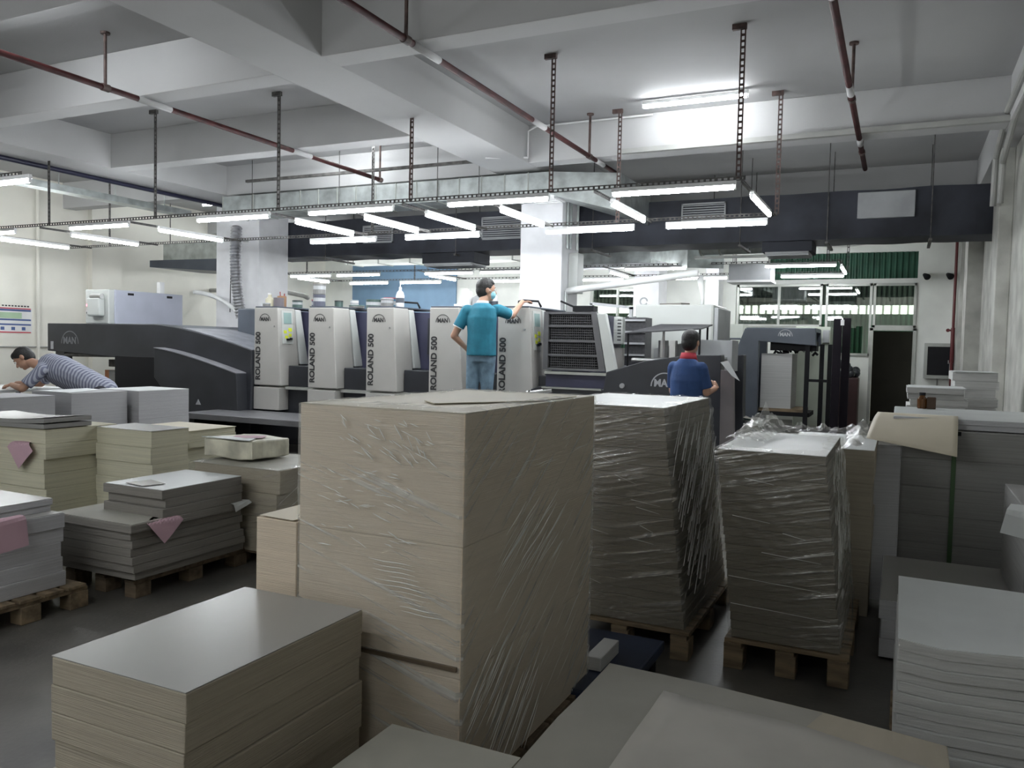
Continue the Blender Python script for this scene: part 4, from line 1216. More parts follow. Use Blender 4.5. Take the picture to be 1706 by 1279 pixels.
def slip(name, label, cat, p, ang, w_, h_, edge_axis, m, th=.0015, grp=None, bend=.5, n=10):
    """sheet lying on a stack top and hanging over its edge. p = point on edge, edge_axis 'x' (edge parallel x, hangs towards -y) or 'y' (hangs towards +x)"""
    b = B()
    V = []
    ca, sa = math.cos(ang), math.sin(ang)
    for j in range(n + 1):
        for i in range(n + 1):
            u0, v0 = (i / n - .5) * w_, (j / n - bend) * h_
            u, v = u0 * ca - v0 * sa, u0 * sa + v0 * ca
            # v>0 lies on the top, v<0 hangs
            R0 = .02
            if v >= 0:
                inn, dz = v, 0.0
            else:
                s = -v
                a = min(s / R0, math.pi / 2)
                inn = -R0 * math.sin(a)
                dz = -(R0 * (1 - math.cos(a))) - max(0, s - R0 * math.pi / 2)
            wv = .004 * math.sin(u * 20)
            if edge_axis == 'x':
                V.append(b.verts.new((p[0] + u, p[1] + inn - wv, p[2] + .003 + dz)))
            else:
                V.append(b.verts.new((p[0] - inn + wv, p[1] + u, p[2] + .003 + dz)))
    for j in range(n):
        for i in range(n):
            b.faces.new((V[j * (n + 1) + i], V[j * (n + 1) + i + 1], V[(j + 1) * (n + 1) + i + 1], V[(j + 1) * (n + 1) + i]))
    o = obj(name, b, m, None, origin=p, solid=th)
    return tag(o, label, cat, grp)

# A: the big centre stack with its lower neighbour bundle
AX0, AX1, AY0, AY1, AZ = -1.72, -1.12, 2.04, 3.13, 1.30
pallet('pallet under the big wrapped stack in the centre', -1.92, -1.10, 2.06, 3.12, m='woodd')  # darker wood colour stands in for the shade under the stack
tA = stack('tall cream paper stack wrapped in clear film, largest in the centre foreground', AX0, AX1, AY0, AY1, .13, AZ, M['cream'], M['sheetc'], layers=3, jit=.0006, lean=(0, 0))
wrap(tA, AX0, AX1, AY0, AY1, .14, AZ + .002, M['filmB'], amp=.005, off=.004, ang=.55, seed=2)
j = []
for k in range(11):
    j.append((-1.36 + .012 * k + RN.uniform(-.02, .02), .84 - k * .0145, R(-1.5), RN.uniform(.10, .20), RN.uniform(.0008, .0015)))
j += burst(-1.62, -1.28, .86, 1.10, 26, R(-12), .25, .02, .07) + burst(-1.55, -1.22, 1.14, 1.27, 46, R(-38), .5, .015, .06) + burst(-1.58, -1.35, 1.0, 1.12, 18, 0, .3, .02, .05)
pleats(tA, 'y', AY0 - .0125, j, 'film_pleats_front')
j = burst(2.10, 2.30, .34, .56, 16, R(38), .06, .10, .22) + burst(2.2, 2.55, .17, .40, 26, R(42), .06, .12, .26) + burst(2.35, 2.75, .75, .95, 22, R(27), .08, .10, .28) + burst(2.2, 3.0, .3, .9, 40, R(32), .05, .1, .3, .0004, .0008) + burst(2.3, 3.0, 1.05, 1.25, 16, R(5), .1, .08, .22, .0004, .0008)
pleats(tA, 'x', AX1 + .0165, j, 'film_pleats_side')
bx('separator_board', M['woodd'], (-1.725, -1.13, 2.030, 2.05, .545, .558), tA)
tag(bx('cream_stack', M['cream'], (-1.905, -1.735, 2.045, 2.95, .13, .915), None, .004), 'lower cream paper stack pressed against the left side of the big wrapped one', 'paper stack')
slip('folded_sheet', 'folded cream sheet lying on the lower stack left of the big one', 'sheet', (-1.82, 2.045, .918), 0, .15, .85, 'x', M['sheetc'], bend=.0)
b = B()
pts = [(-1.45, 2.35), (-1.35, 2.25), (-1.15, 2.6), (-1.13, 2.95), (-1.25, 2.8)]
prism(b, [(x, y) for x, y in pts], AZ + .006, AZ + .009, 'Z')
tag(obj('torn_cover_sheet', b, M['sheetc'], None, origin=(-1.3, 2.6, AZ + .006)), 'torn cream cover sheet on top of the big wrapped stack', 'sheet')

# C: front-left cream stack
pallet('pallet under the front left cream stack', -1.90, -1.42, 1.30, 1.99)
tC = stack('broad cream paper stack with smooth top at the front left', -1.885, -1.425, 1.31, 1.975, .13, .697, M['cream2'] if False else M['buff'], M['sheet'], layers=8, jit=.004)
slip('pink_slip', 'pink slip sticking out of the front left cream stack', 'slip', (-1.89, 1.45, .40), .1, .08, .10, 'x', M['pink'], bend=.3)

# D: wrapped stack right of centre
pallet('pallet under the tall wrapped stack right of the centre one', -1.56, -.86, 3.83, 4.92, .14)
tD = stack('tall brownish wrapped stack right behind the big centre one', -1.53, -.89, 3.86, 4.88, .142, 1.21, M['brown'], M['sheetw'], layers=26, jit=.0015, lean=(-.14, .02))
wrap(tD, -1.53, -.89, 3.86, 4.88, .15, 1.214, M['filmC'], amp=.012, off=.01, lean=(-.14, .02), ang=.75, loose=.05, seed=5)
jj = []
for (u, z, a, l, rr) in burst(3.95, 4.8, .35, 1.1, 150, R(38), .12, .10, .34, .0012, .0026):
    jj.append((u, z, a, l, rr))
b = B()
for (u, z, a, l, rr) in jj:
    f = (z - .15) / 1.06
    x = -.89 - .14 * f + .022
    c_, s_ = math.cos(a) * l / 2, math.sin(a) * l / 2
    cyl(b, (x + .14 * s_ / 1.06, u - c_, z - s_), (x - .14 * s_ / 1.06, u + c_, z + s_), rr, rr * .3, n=6)
for k in range(9):
    z = .82 - k * .014; x = -1.50
    cyl(b, (x - .02, 3.835, z + .01), (x + .16 - k * .01, 3.835, z - .05), .0016, .0005, n=6)
for (u, z, a, l, rr) in burst(-1.5, -1.0, .3, 1.1, 14, R(-8), .3, .05, .16, .0008, .0014):
    cyl(b, (u - l / 2 - .07, 3.845, z), (u + l / 2 - .07, 3.845, z + math.sin(a) * l), rr, rr * .4, n=6)
obj('film_pleats', b, PLEAT, tD, smooth=True)['kind'] = 'stuff'
# E
pallet('pallet under the shorter wrapped stack standing right of centre', -.70, -.15, 3.86, 4.86, .14)
tE = stack('shorter brown wrapped stack with crumpled film on top, right of centre', -.67, -.19, 3.89, 4.84, .142, 1.035, M['brown'], M['sheetw'], layers=22, jit=.0015, lean=(-.09, -.04))
wrap(tE, -.67, -.19, 3.89, 4.84, .15, 1.04, M['filmC'], amp=.012, off=.012, lean=(-.09, -.04), ang=.7, loose=.03, seed=9)
b = B()
for (u, z, a, l, rr) in burst(3.92, 4.8, .5, 1.0, 80, R(55), .3, .06, .2, .001, .002):
    f = (z - .15) / .89
    x = -.19 - .09 * f + .022
    cyl(b, (x, u - math.cos(a) * l / 2, z - math.sin(a) * l / 2), (x - .01, u + math.cos(a) * l / 2, z + math.sin(a) * l / 2), rr, rr * .3, n=6)
for z, x0, x1 in ((.30, -.66, -.22), (.43, -.66, -.25), (.56, -.5, -.24), (.72, -.62, -.45), (.90, -.55, -.42), (.93, -.2, -.3), (.66, -.40, -.30)):
    f = (z - .15) / .89
    cyl(b, (x0 - .09 * f, 3.868 - .04 * f, z + .012), (x1 - .09 * f, 3.868 - .04 * f, z - .008), .0016, .0007, n=6)
obj('film_pleats', b, PLEAT, tE, smooth=True)['kind'] = 'stuff'
# crumpled film on top of E
b = B()
n = 44
V = {}
for i in range(n + 1):
    for j in range(n + 1):
        u, v = i / n, j / n
        x = -.76 + u * .62; y = 4.05 + v * .80
        edge = min(u, 1 - u, v, 1 - v)
        pk = max(0, 1 - abs(u - .12) * 5) * (.5 + .5 * v) + max(0, 1 - abs(u - .95) * 9) * .6 + max(0, 1 - abs(v - .97) * 7) * .5
        z = 1.05 + pk * .075 * (1 + 1.2 * noise.noise(Vector((u * 13, v * 13, 3)))) + .008 * noise.noise(Vector((u * 30, v * 30, 1)))
        V[i, j] = b.verts.new((x, y, max(z, 1.045)))
for i in range(n):
    for j in range(n):
        if (V[i, j].co.z + V[i + 1, j + 1].co.z) / 2 > 1.058:
            b.faces.new((V[i, j], V[i + 1, j], V[i + 1, j + 1], V[i, j + 1]))
bmesh.ops.delete(b, geom=[v for v in b.verts if not v.link_faces], context='VERTS')
obj('crumpled_film', b, film('crumpled_film', (R(20), R(30), R(10)), .28, .8), tE)

# I: beige stack behind E, sheets beside it
stack('beige stack with white top sheet standing behind the shorter wrapped one', -.60, -.11, 5.0, 5.9, .0, .95, M['buff'], M['sheetw'], layers=5, jit=.004)
# H: big gray stack at right
pallet('pallet under the big grey strapped stack at right', .0, .93, 5.6, 6.9, .15, 'woodd')
tH = stack('big dark grey paper stack with a green strap at the right', .03, .90, 5.65, 6.85, .152, 1.03, M['grey'], M['sheet'], layers=5, jit=.003)
b = B(); box(b, .31, .335, 5.643, 5.648, .16, 1.034); box(b, .31, .335, 5.643, 6.85, 1.034, 1.037); obj('green_strap', b, M['strap'], tH)
b = B(); box(b, .29, .355, 5.630, 5.648, 1.01, 1.035); obj('strap_buckle', b, M['black'], tH)
stack('thin pale bundle lying on top of the big grey strapped stack', -.02, .92, 5.75, 6.85, 1.038, 1.10, M['grey2'], M['sheetw'], layers=2, jit=.006)
# curled cream sheet
b = B()
n = 16
V = []
for j in range(n + 1):
    for i in range(n + 1):
        u, v = i / n, j / n           # u along x, v from far to near
        x = -.15 + .47 * u + (1 - v) * .03 - v * .02 * (1 - u)
        y = 5.95 - v * .48 - u * .03
        drop = .26 * max(0, v - .25) ** 1.6 * (0.45 + .75 * u) + .06 * (1 - u) * v
        V.append(b.verts.new((x, y - .12 * v * (u), 1.112 - drop)))
for j in range(n):
    for i in range(n):
        b.faces.new((V[j * (n + 1) + i], V[j * (n + 1) + i + 1], V[(j + 1) * (n + 1) + i + 1], V[(j + 1) * (n + 1) + i]))
tag(obj('curled_sheet', b, M['sheetc'], None, origin=(0, 5.7, 1.0), smooth=True, solid=.002), 'large cream sheet curling over the front of big grey strapped stack', 'sheet')
# upright pale sheets left of H
b = B(); hexa(b, [(-.13, 5.30, .02), (.02, 5.35, .02), (.03, 5.36, .02), (-.12, 5.31, .02), (-.165, 5.55, .93), (.025, 5.6, .93), (.03, 5.61, .93), (-.16, 5.56, .93)])
tag(obj('upright_sheet', b, M['grey2'], None, origin=(-.05, 5.4, .02)), 'upright pale sheet leaning left of the big grey strapped stack', 'sheet')
stack('low pile of pale grey sheets in front of the big grey strapped one', -.04, .62, 4.32, 5.28, .02, .30, M['grey2'], M['sheet'], layers=3, jit=.012)
# G: white stack at right front
pallet('pallet under the white stack at the right front', .02, .80, 2.80, 3.66, .12)
def sagG(u, v):
    return -.012 * math.sin(u * 9) * (1 - v) - .01 * u
stack('white paper stack with many wavy layers at the right front', .03, .80, 2.82, 3.62, .12, .60, M['white'], M['sheetw'], layers=14, jit=.006, sag=sagG)
slip('hanging_white_sheet', 'white sheet jutting in at the right edge by the grey stack', 'sheet', (.62, 4.3, .80), -.2, .30, .3, 'x', M['sheetw'], bend=.5)
tag(bx('grey_bundle', M['grey'], (.55, .95, 4.33, 5.2, .305, .80), None, .004), 'grey paper bundle behind the white wavy stack at the right edge', 'paper stack')
# F: front wrapper sheets over low pallet
pallet('pallet under the loose wrapper sheets at the bottom edge', -.80, .20, 1.55, 2.42, .12)
def sagF(u, v):
    return .010 * noise.noise(Vector((u * 3, v * 3, 2))) - .05 * u * u
stack('low pile of dull wrapper sheets at the bottom edge', -.79, .15, 1.55, 2.42, .12, .50, M['buff'], M['sheetk'], layers=4, jit=.01, sag=sagF, group=None)
b = B()
n = 14
V = []
for j in range(n + 1):
    for i in range(n + 1):
        u, v = i / n, j / n
        x = -.58 + .80 * u; y = 1.55 + .73 * v - .07 * u
        z = .512 + .012 * noise.noise(Vector((u * 3, v * 3, 8))) - .05 * ((u - .0) * .85) ** 2
        V.append(b.verts.new((x, y, z)))
for j in range(n):
    for i in range(n):
        b.faces.new((V[j * (n + 1) + i], V[j * (n + 1) + i + 1], V[(j + 1) * (n + 1) + i + 1], V[(j + 1) * (n + 1) + i]))
tag(obj('wrapper_sheet', b, mat('pale_kraft', (.40, .38, .34), .7, var=.07, vscale=3), None, origin=(-.2, 1.9, .51), smooth=True, solid=.003), 'paler wrapper sheet lying on the low pile at the bottom edge', 'sheet')
stack('small cream bundle corner at the bottom edge below the big wrapped stack', -1.22, -.83, 1.20, 1.84, .12, .45, M['buff'], M['sheetd'], layers=3, jit=.004)
tag(bx('wooden_pallet', M['woodd'], (-1.22, -.83, 1.2, 1.84, 0, .12)), 'wooden base under the small cream bundle corner', 'pallet')
# blue board
t = thing('blue_platform', 'dark blue painted platform on the floor right of big wrapped stack', 'platform', (-1.05, 3.3, 0))
bx('deck', M['navy'], (-1.30, -.93, 2.95, 3.66, .10, .15), t, .01)
for y in (3.0, 3.5):
    bx('runner', M['black'], (-1.28, -.95, y, y + .08, 0, .10), t)
tag(bx('paper_offcuts', M['white'], (-1.14, -1.07, 3.16, 3.40, .152, .21), None, .004), 'small bundle of white offcuts on the dark blue platform', 'paper offcuts')

# left group
def sagJ(u, v):
    return -.035 * math.sin(math.pi * u) * .6 + .02 * u
tJ1 = stack('large cream stack beneath a dark bundle at the left edge', -6.2, -5.36, 3.68, 4.25, .0, .84, M['cream2'], M['sheetd'], layers=8, jit=.012, sheet=False)
stack('dark grey sagging bundle on the large cream stack at the left edge', -6.22, -5.34, 3.66, 4.03, .842, .905, M['grey'], M['sheet'], layers=2, jit=.006, sag=sagJ)
slip('pink_cloth', 'pink slip hanging on the front of the large cream stack', 'slip', (-5.62, 3.655, .74), .75, .20, .20, 'x', M['pink'], bend=.9)
stack('cream stack with grey top between the large stack and stepped cream pile', -5.36, -4.78, 4.08, 4.42, .0, .83, M['cream2'], M['sheet'], layers=7, jit=.01)
stack('stepped cream pile left of the small wrapped parcel', -5.48, -4.90, 4.50, 5.0, .0, .66, M['cream2'], M['sheetc'], layers=6, jit=.012)
stack('upper cream bundle on the stepped cream pile', -5.50, -4.86, 4.47, 4.98, .662, .79, M['cream2'], M['sheetc'], layers=3, jit=.012)
# J4 low dark stack
pallet('pallet under the low dark stack at left', -4.5, -3.90, 3.22, 4.1, .12, 'woodd')
stack('low dark grey board stack on a pallet at left', -4.52, -3.86, 3.17, 4.02, .12, .45, M['dark'], M['sheetd'], layers=7, jit=.014, lean=(.03, -.03))
stack('smaller dark bundle with white top lying on the low dark stack', -4.33, -3.84, 3.36, 3.98, .452, .61, M['dark'], M['sheetw'], layers=3, jit=.014)
slip('pink_cloth', 'pink slip hanging off the low dark stack', 'slip', (-3.83, 3.33, .45), .7, .18, .18, 'y', M['pink'], bend=.72)
slip('loose_white_sheet', 'loose white sheet poking out behind the smaller dark bundle', 'sheet', (-3.82, 3.95, .45), .3, .14, .26, 'y', M['sheetw'], bend=.2)
b = B(); prism(b, [(-4.2, 3.4), (-4.02, 3.37), (-3.98, 3.5), (-4.16, 3.55)], .617, .620, 'Z')
tag(obj('paper_slip', b, M['sheet'], None, origin=(-4.1, 3.45, .617)), 'small pale slip lying on the smaller dark bundle', 'slip')
# J5 wrapped low stack and parcel
tJ = stack('grey-beige film-wrapped stack under the small parcel, left of centre', -4.38, -3.62, 3.98 + .1, 4.75, .10, .65, M['buff'], M['sheetd'], layers=7, jit=.012)
wrap(tJ, -4.38, -3.62, 4.08, 4.75, .12, .655, M['filmC'], amp=.01, off=.012, ang=.4, loose=.03, seed=12)
pallet('pallet under the stack that carries the small parcel', -4.38, -3.62, 4.08, 4.75, .10, 'woodd')
t = thing('wrapped_parcel', 'small parcel in torn white wrapping on the film-wrapped stack', 'parcel', (-4.05, 4.5, .66))
b = B(); block(b, -4.42, -3.97, 4.22, 4.60, .672, .80, lambda u, v: .006 * math.sin(u * 7 + v * 5), n=8, jit=.006); obj('wrapping', b, mat('torn_wrapping', (.60, .58, .47), .5, var=.2, vscale=6, bump=.5, bscale=12), t, .012)
b = B(); prism(b, [(-4.42, 4.2), (-3.98, 4.2), (-4.1, 4.45)], .808, .813, 'Z'); obj('torn_flap', b, M['sheetw'], t)
slip('pink_slip', 'pink slip lying on the small torn parcel', 'slip', (-4.1, 4.3, .812), .5, .22, .14, 'x', M['pink'], bend=.0)
tag(bx('white_bundle', M['white'], (-3.9, -3.66, 4.85, 5.2, .0, .70), None, .004), 'white paper bundle behind the film-wrapped stack left of centre', 'paper stack')
# J6 near left
pallet('pallet under the blue-grey stack at the left edge', -4.75, -4.03, 2.35, 3.02, .13, 'wood')
stack('blue-grey paper stack with pink slip at the left edge', -4.70, -4.10, 2.37, 2.92, .13, .53, M['grey2'], M['sheet'], layers=5, jit=.012)
stack('upper blue-grey bundle at the left edge', -4.75, -4.19, 2.37, 2.92, .532, .60, M['grey2'], M['sheet'], layers=2, jit=.008)
slip('pink_slip', 'pink slip hanging on the blue-grey stack at the left edge', 'slip', (-4.08, 2.58, .56), .1, .20, .20, 'y', M['pink'], bend=.9)
# J7 three at the back
stack('grey stack farthest left in the back row, below the striped shirt', -8.0, -7.37, 4.45, 5.17, 0, .915, M['grey3'], M['grey3'], layers=3, jit=.002)
stack('grey stack in the middle of the back row of three', -8.06, -7.45, 5.40, 6.05, 0, .92, M['grey3'], M['grey3'], layers=3, jit=.002)
stack('grey stack nearest the dark press in the back row of three', -7.98, -7.36, 6.12, 6.80, 0, .92, M['grey3'], M['sheetw'], layers=3, jit=.002)
b = B(); prism(b, [(-8.0, 5.42), (-7.5, 5.41), (-7.75, 5.95), (-8.02, 6.0)], .926, .93, 'Z')
tag(obj('cover_sheet', b, M['sheetw'], None, origin=(-7.8, 5.7, .926)), 'white cover sheet on the middle stack of the back row', 'sheet')

# piles at the far right
stack('white ragged pile of papers beside the amber bottle', .08, .55, 8.3, 8.9, 0, 1.20, M['white'], M['sheetw'], layers=22, jit=.018)
stack('taller pale pile of papers next to the right pillar', .48, .86, 9.0, 9.7, 0, 1.34, M['white'], M['sheetw'], layers=16, jit=.02)
t = thing('amber_bottle', 'amber glass bottle with dark lid on bundle by the right piles', 'bottle', (.22, 6.9, 1.10))
b = B(); lathe(b, (.16, 6.72, 1.103), [(.03, 0), (.034, .008), (.034, .07), (.02, .09), (.02, .10)]); obj('bottle_body', b, M['brownglass'], t)
b = B(); lathe(b, (.16, 6.72, 1.103), [(.022, .098), (.022, .118), (.01, .119)]); obj('cap', b, M['black'], t)
tag(bx('dark_tin', mat('dark_tin', (.06, .03, .015), .4), (.19, .25, 6.68, 6.74, 1.103, 1.19), None, .006), 'dark brown tin standing beside the amber bottle', 'tin')
# scrap paper heap
t0 = thing('scrap_bin', 'low wooden crate holding crumpled scrap sheets beside the tall cabinet', 'crate', (-1.75, 10.6, 0))
for k in range(5):
    a = -2.1 + k * .16
    b = B(); hexa(b, [(a, 10.3, 0), (a + .07, 10.3, 0), (a + .07, 10.33, 0), (a, 10.33, 0), (a + .05, 10.25, .42), (a + .12, 10.25, .42), (a + .12, 10.28, .42), (a + .05, 10.28, .42)])
    obj('slat', b, M['wood'], t0)
bx('bin_body', M['woodd'], (-2.1, -1.45, 10.34, 10.9, 0, .4), t0)
for k in range(12):
    b = B()
    n = 6
    V = []
    a = random.uniform(-.5, .5)
    zc = .44 + k * .022
    bend = random.uniform(.04, .14)
    for j in range(n + 1):
        for i in range(n + 1):
            u, v = i / n - .5, j / n - .5
            x = -1.80 + .5 * u * math.cos(a) - .42 * v * math.sin(a) + .02 * math.sin(k * 2)
            y = 10.55 + .5 * u * math.sin(a) + .42 * v * math.cos(a)
            V.append(b.verts.new((x, y, zc - bend * abs(u * 2) ** 2 * (1 if k % 3 else -.3) - .05 * v * v)))
    for j in range(n):
        for i in range(n):
            b.faces.new((V[j * (n + 1) + i], V[j * (n + 1) + i + 1], V[(j + 1) * (n + 1) + i + 1], V[(j + 1) * (n + 1) + i]))
    tag(obj('scrap_sheet', b, [M['sheetw'], M['sheet'], M['dkgreen'], M['sheetk']][k % 4], None, origin=(-1.8, 10.55, zc), smooth=True, solid=.003),
        'curled scrap sheet in the heap beside the tall pale cabinet', 'sheet', 'scrap sheets heaped beside the cabinet')

# ---------------------------------------------------------------- people
def fused(name, prims, m, parent, voxel=.008, sm=3, label=None):
    b = B()
    for p in prims:
        if p[0] == 'c':
            _, a, ra, c, rc = p
            cyl(b, a, c, ra, rc, n=16)
            sph(b, a, ra, seg=12); sph(b, c, rc, seg=12)
        elif p[0] == 'f':      # flat-ended
            _, a, ra, c, rc = p
            cyl(b, a, c, ra, rc, n=20)
        elif p[0] == 'e':
            sph(b, p[1], p[2], p[3] if len(p) > 3 else None, seg=18)
        elif p[0] == 'h':      # stretched tapered ring: elliptical sections
            secs = p[1]
            rings = []
            n = 22
            for (c, rx, ry, az) in secs:
                ca, sa = math.cos(az), math.sin(az)
                rings.append([b.verts.new((c[0] + rx * math.cos(2 * math.pi * k / n) * ca - ry * math.sin(2 * math.pi * k / n) * sa,
                                           c[1] + rx * math.cos(2 * math.pi * k / n) * sa + ry * math.sin(2 * math.pi * k / n) * ca, c[2])) for k in range(n)])
            for r0, r1 in zip(rings, rings[1:]):
                for k in range(n):
                    b.faces.new((r0[k], r0[(k + 1) % n], r1[(k + 1) % n], r1[k]))
            b.faces.new(rings[0][::-1]); b.faces.new(rings[-1])
    bmesh.ops.recalc_face_normals(b, faces=b.faces)
    base = wloc(parent)
    bmesh.ops.translate(b, verts=b.verts, vec=-base)
    me = bpy.data.meshes.new('tmp'); b.to_mesh(me); b.free()
    o = bpy.data.objects.new(name, me); col.objects.link(o)
    r = o.modifiers.new('fuse', 'REMESH'); r.mode = 'VOXEL'; r.voxel_size = voxel; r.use_smooth_shade = True
    s = o.modifiers.new('soft', 'SMOOTH'); s.factor = .5; s.iterations = sm
    dg = bpy.context.evaluated_depsgraph_get()
    me2 = bpy.data.meshes.new_from_object(o.evaluated_get(dg))
    o.modifiers.clear(); o.data = me2; bpy.data.meshes.remove(me)
    me2.name = name
    me2.materials.clear(); me2.materials.append(m)
    for p in me2.polygons:
        p.use_smooth = True
    o.parent = parent
    if label:
        o['label'] = label
    return o

def V3(*a):
    return Vector(a)

def hand_prims(w0, d, palm_n, curl=.5, s=1.0, side=1):
    """palm and five fingers. w0 wrist, d direction, palm_n palm normal (fingers curl towards it)"""
    d = Vector(d).normalized(); pn = Vector(palm_n); pn = (pn - d * pn.dot(d)).normalized()
    ac = d.cross(pn) * side
    P = []
    pc = w0 + d * .045 * s
    for k in (-1, -.33, .33, 1):
        P.append(('c', w0 + ac * k * .018 * s, .014 * s, w0 + d * .085 * s + ac * k * .030 * s, .0125 * s))
    for k, L in ((-1, .062), (-.33, .075), (.33, .080), (1, .070)):
        a = w0 + d * .088 * s + ac * k * .030 * s
        l = L * s
        d1 = (d + pn * curl * .5).normalized(); d2 = (d + pn * curl * 1.3).normalized(); d3 = (d + pn * curl * 2.4).normalized()
        q1 = a + d1 * l * .45; q2 = q1 + d2 * l * .32; q3 = q2 + d3 * l * .25
        P += [('c', a, .0095 * s, q1, .009 * s), ('c', q1, .009 * s, q2, .0085 * s), ('c', q2, .0085 * s, q3, .0075 * s)]
    a = w0 + d * .025 * s + ac * .028 * s
    q1 = a + (d * .6 + ac * .8 + pn * .2).normalized() * .04 * s
    q2 = q1 + (d * .9 + ac * .3 + pn * .4).normalized() * .032 * s
    P += [('c', a, .013 * s, q1, .011 * s), ('c', q1, .0105 * s, q2, .009 * s)]
    return P

def head_prims(c, face, up, s=1.0):
    """c = head centre, face = facing direction"""
    up = Vector(up).normalized(); face = Vector(face); face = (face - up * face.dot(up)).normalized(); rt = face.cross(up)
    rot = Matrix((rt, face, up)).transposed()
    P = [('e', c + up * .02 * s, (.076 * s, .095 * s, .098 * s), rot),
         ('e', c + face * .022 * s - up * .045 * s, (.058 * s, .068 * s, .072 * s), rot),
         ('e', c + face * .062 * s - up * .092 * s, (.026 * s, .022 * s, .020 * s), rot),
         ('c', c + face * .088 * s + up * .005 * s, .009 * s, c + face * .108 * s - up * .03 * s, .013 * s),
         ('c', c + face * .088 * s + up * .022 * s - rt * .03 * s, .008, c + face * .088 * s + up * .022 * s + rt * .03 * s, .008),
         ('c', c + face * .088 * s - up * .058 * s - rt * .016 * s, .008, c + face * .088 * s - up * .058 * s + rt * .016 * s, .008)]
    for q in (-1, 1):
        P.append(('e', c + rt * q * .080 * s - up * .01 * s - face * .005 * s, (.010 * s, .020 * s, .032 * s), rot))
    return P, rot, rt, face, up

def hair_prims(c, rot, rt, face, up, s=1.0):
    return [('e', c + up * .038 * s - face * .014 * s, (.084 * s, .098 * s, .092 * s), rot),
            ('e', c - face * .038 * s - up * .005 * s, (.078 * s, .072 * s, .085 * s), rot),
            ('e', c + up * .075 * s + face * .035 * s, (.064 * s, .056 * s, .042 * s), rot)]

def face_bits(parent, c, rt, face, up, s=1.0):
    for q, nm in ((-1, 'eye'), (1, 'eye')):
        b = B(); sph(b, c + face * .088 * s + up * .006 * s + rt * q * .031 * s, .011 * s, seg=10); obj(nm, b, M['whitep'], parent, smooth=True)
        b = B(); sph(b, c + face * .0975 * s + up * .006 * s + rt * q * .031 * s, .005 * s, seg=8); obj('pupil', b, M['hair'], parent, smooth=True)
        b = B(); cyl(b, c + face * .094 * s + up * .028 * s + rt * q * .018 * s, c + face * .088 * s + up * .028 * s + rt * q * .046 * s, .004); obj('eyebrow', b, M['hair'], parent)

# man in teal shirt on footboard
P1 = thing('person', 'person in a teal polo shirt, jeans and mask reaching onto the rightmost unit', 'person', (-4.44, 8.52, .48))
face = V3(.72, .66, -.02); up = V3(.02, .0, 1)
hc = V3(-4.46, 8.57, 2.150)
hp, rot, rt, fa, upv = head_prims(hc, face, up, 1.12)
body = list(hp)
az = R(-20)
body += [('c', V3(-4.48, 8.51, 1.98), .058, hc - up * .06, .055),
         ('h', [(V3(-4.47, 8.50, 1.42), .17, .12, az), (V3(-4.47, 8.50, 1.58), .17, .12, az), (V3(-4.475, 8.50, 1.82), .17, .11, az), (V3(-4.475, 8.50, 1.91), .13, .07, az), (V3(-4.475, 8.51, 1.97), .06, .055, az)])]
shL, elL, wrL = V3(-4.665, 8.49, 1.905), V3(-4.80, 8.42, 1.60), V3(-4.70, 8.56, 1.45)
shR, elR, wrR = V3(-4.30, 8.58, 1.915), V3(-4.20, 8.76, 1.86), V3(-4.165, 8.96, 2.03)
body += [('c', shL, .055, elL, .042), ('c', elL, .041, wrL, .028), ('c', shR, .055, elR, .043), ('c', elR, .042, wrR, .028)]
body += hand_prims(wrL, V3(.35, .75, -.45), V3(.6, -.3, 0), .4, .95)
body += hand_prims(wrR, V3(.35, .75, .08), V3(.1, .1, -1), .35, .95)
for q, fx in ((-1, -4.565), (1, -4.395)):
    hipj = V3(-4.47 + q * .085, 8.50, 1.38)
    knee = V3(fx, 8.49 + .03 * q, .96); ank = V3(fx + .0, 8.47 + .03 * q, .56)
    body += [('c', hipj, .085, knee, .056), ('c', knee, .055, ank, .038), ('c', ank + V3(0, 0, -.03), .036, ank + V3(.04, .12, -.05), .028)]
fused('body', body, M['skin'], P1, voxel=.0065, sm=2)
fused('hair', hair_prims(hc, rot, rt, fa, upv, 1.12), M['hair'], P1, .007, 2)
face_bits(P1, hc, rt, fa, upv, 1.12)
fused('face_mask', [('e', hc + fa * .066 - upv * .052, (.068, .056, .060), rot)], M['mask'], P1, .006, 2, 'light blue surgical mask')
b = B()
for q in (-1, 1):
    tube(b, [hc + fa * .09 - upv * .03 + rt * q * .063, hc + fa * .02 - upv * .005 + rt * q * .090, hc - fa * .012 + rt * q * .094], .002, 6)
obj('mask_loop', b, M['whitep'], P1)
shirt = [('h', [(V3(-4.47, 8.50, 1.375), .205, .15, az), (V3(-4.47, 8.50, 1.48), .20, .15, az), (V3(-4.47, 8.50, 1.62), .195, .145, az), (V3(-4.475, 8.50, 1.82), .215, .145, az), (V3(-4.475, 8.50, 1.93), .195, .11, az), (V3(-4.475, 8.51, 1.99), .10, .08, az)]),
         ('c', shL + V3(.03, 0, -.01), .075, shL, .07), ('c', shR, .07, shR + V3(-.03, 0, -.01), .075),
         ('f', shL, .072, shL + (elL - shL) * .66, .070), ('f', shR, .072, shR + (elR - shR) * .80, .066)]
fused('polo_shirt', shirt, M['teal'], P1, .008, 3)
b = B(); lathe(b, (-4.475, 8.52, 1.975), [(.078, 0), (.074, .03), (.066, .045), (.060, .04)], 20); obj('shirt_collar', b, M['whitep'], P1, smooth=True)
for a, e, f_, r0 in ((shL, elL, .66, .072), (shR, elR, .80, .068)):
    b = B(); p = a + (e - a) * f_; d_ = (e - a).normalized(); cyl(b, p - d_ * .004, p + d_ * .006, r0 - .002, n=20); obj('sleeve_trim', b, M['whitep'], P1)
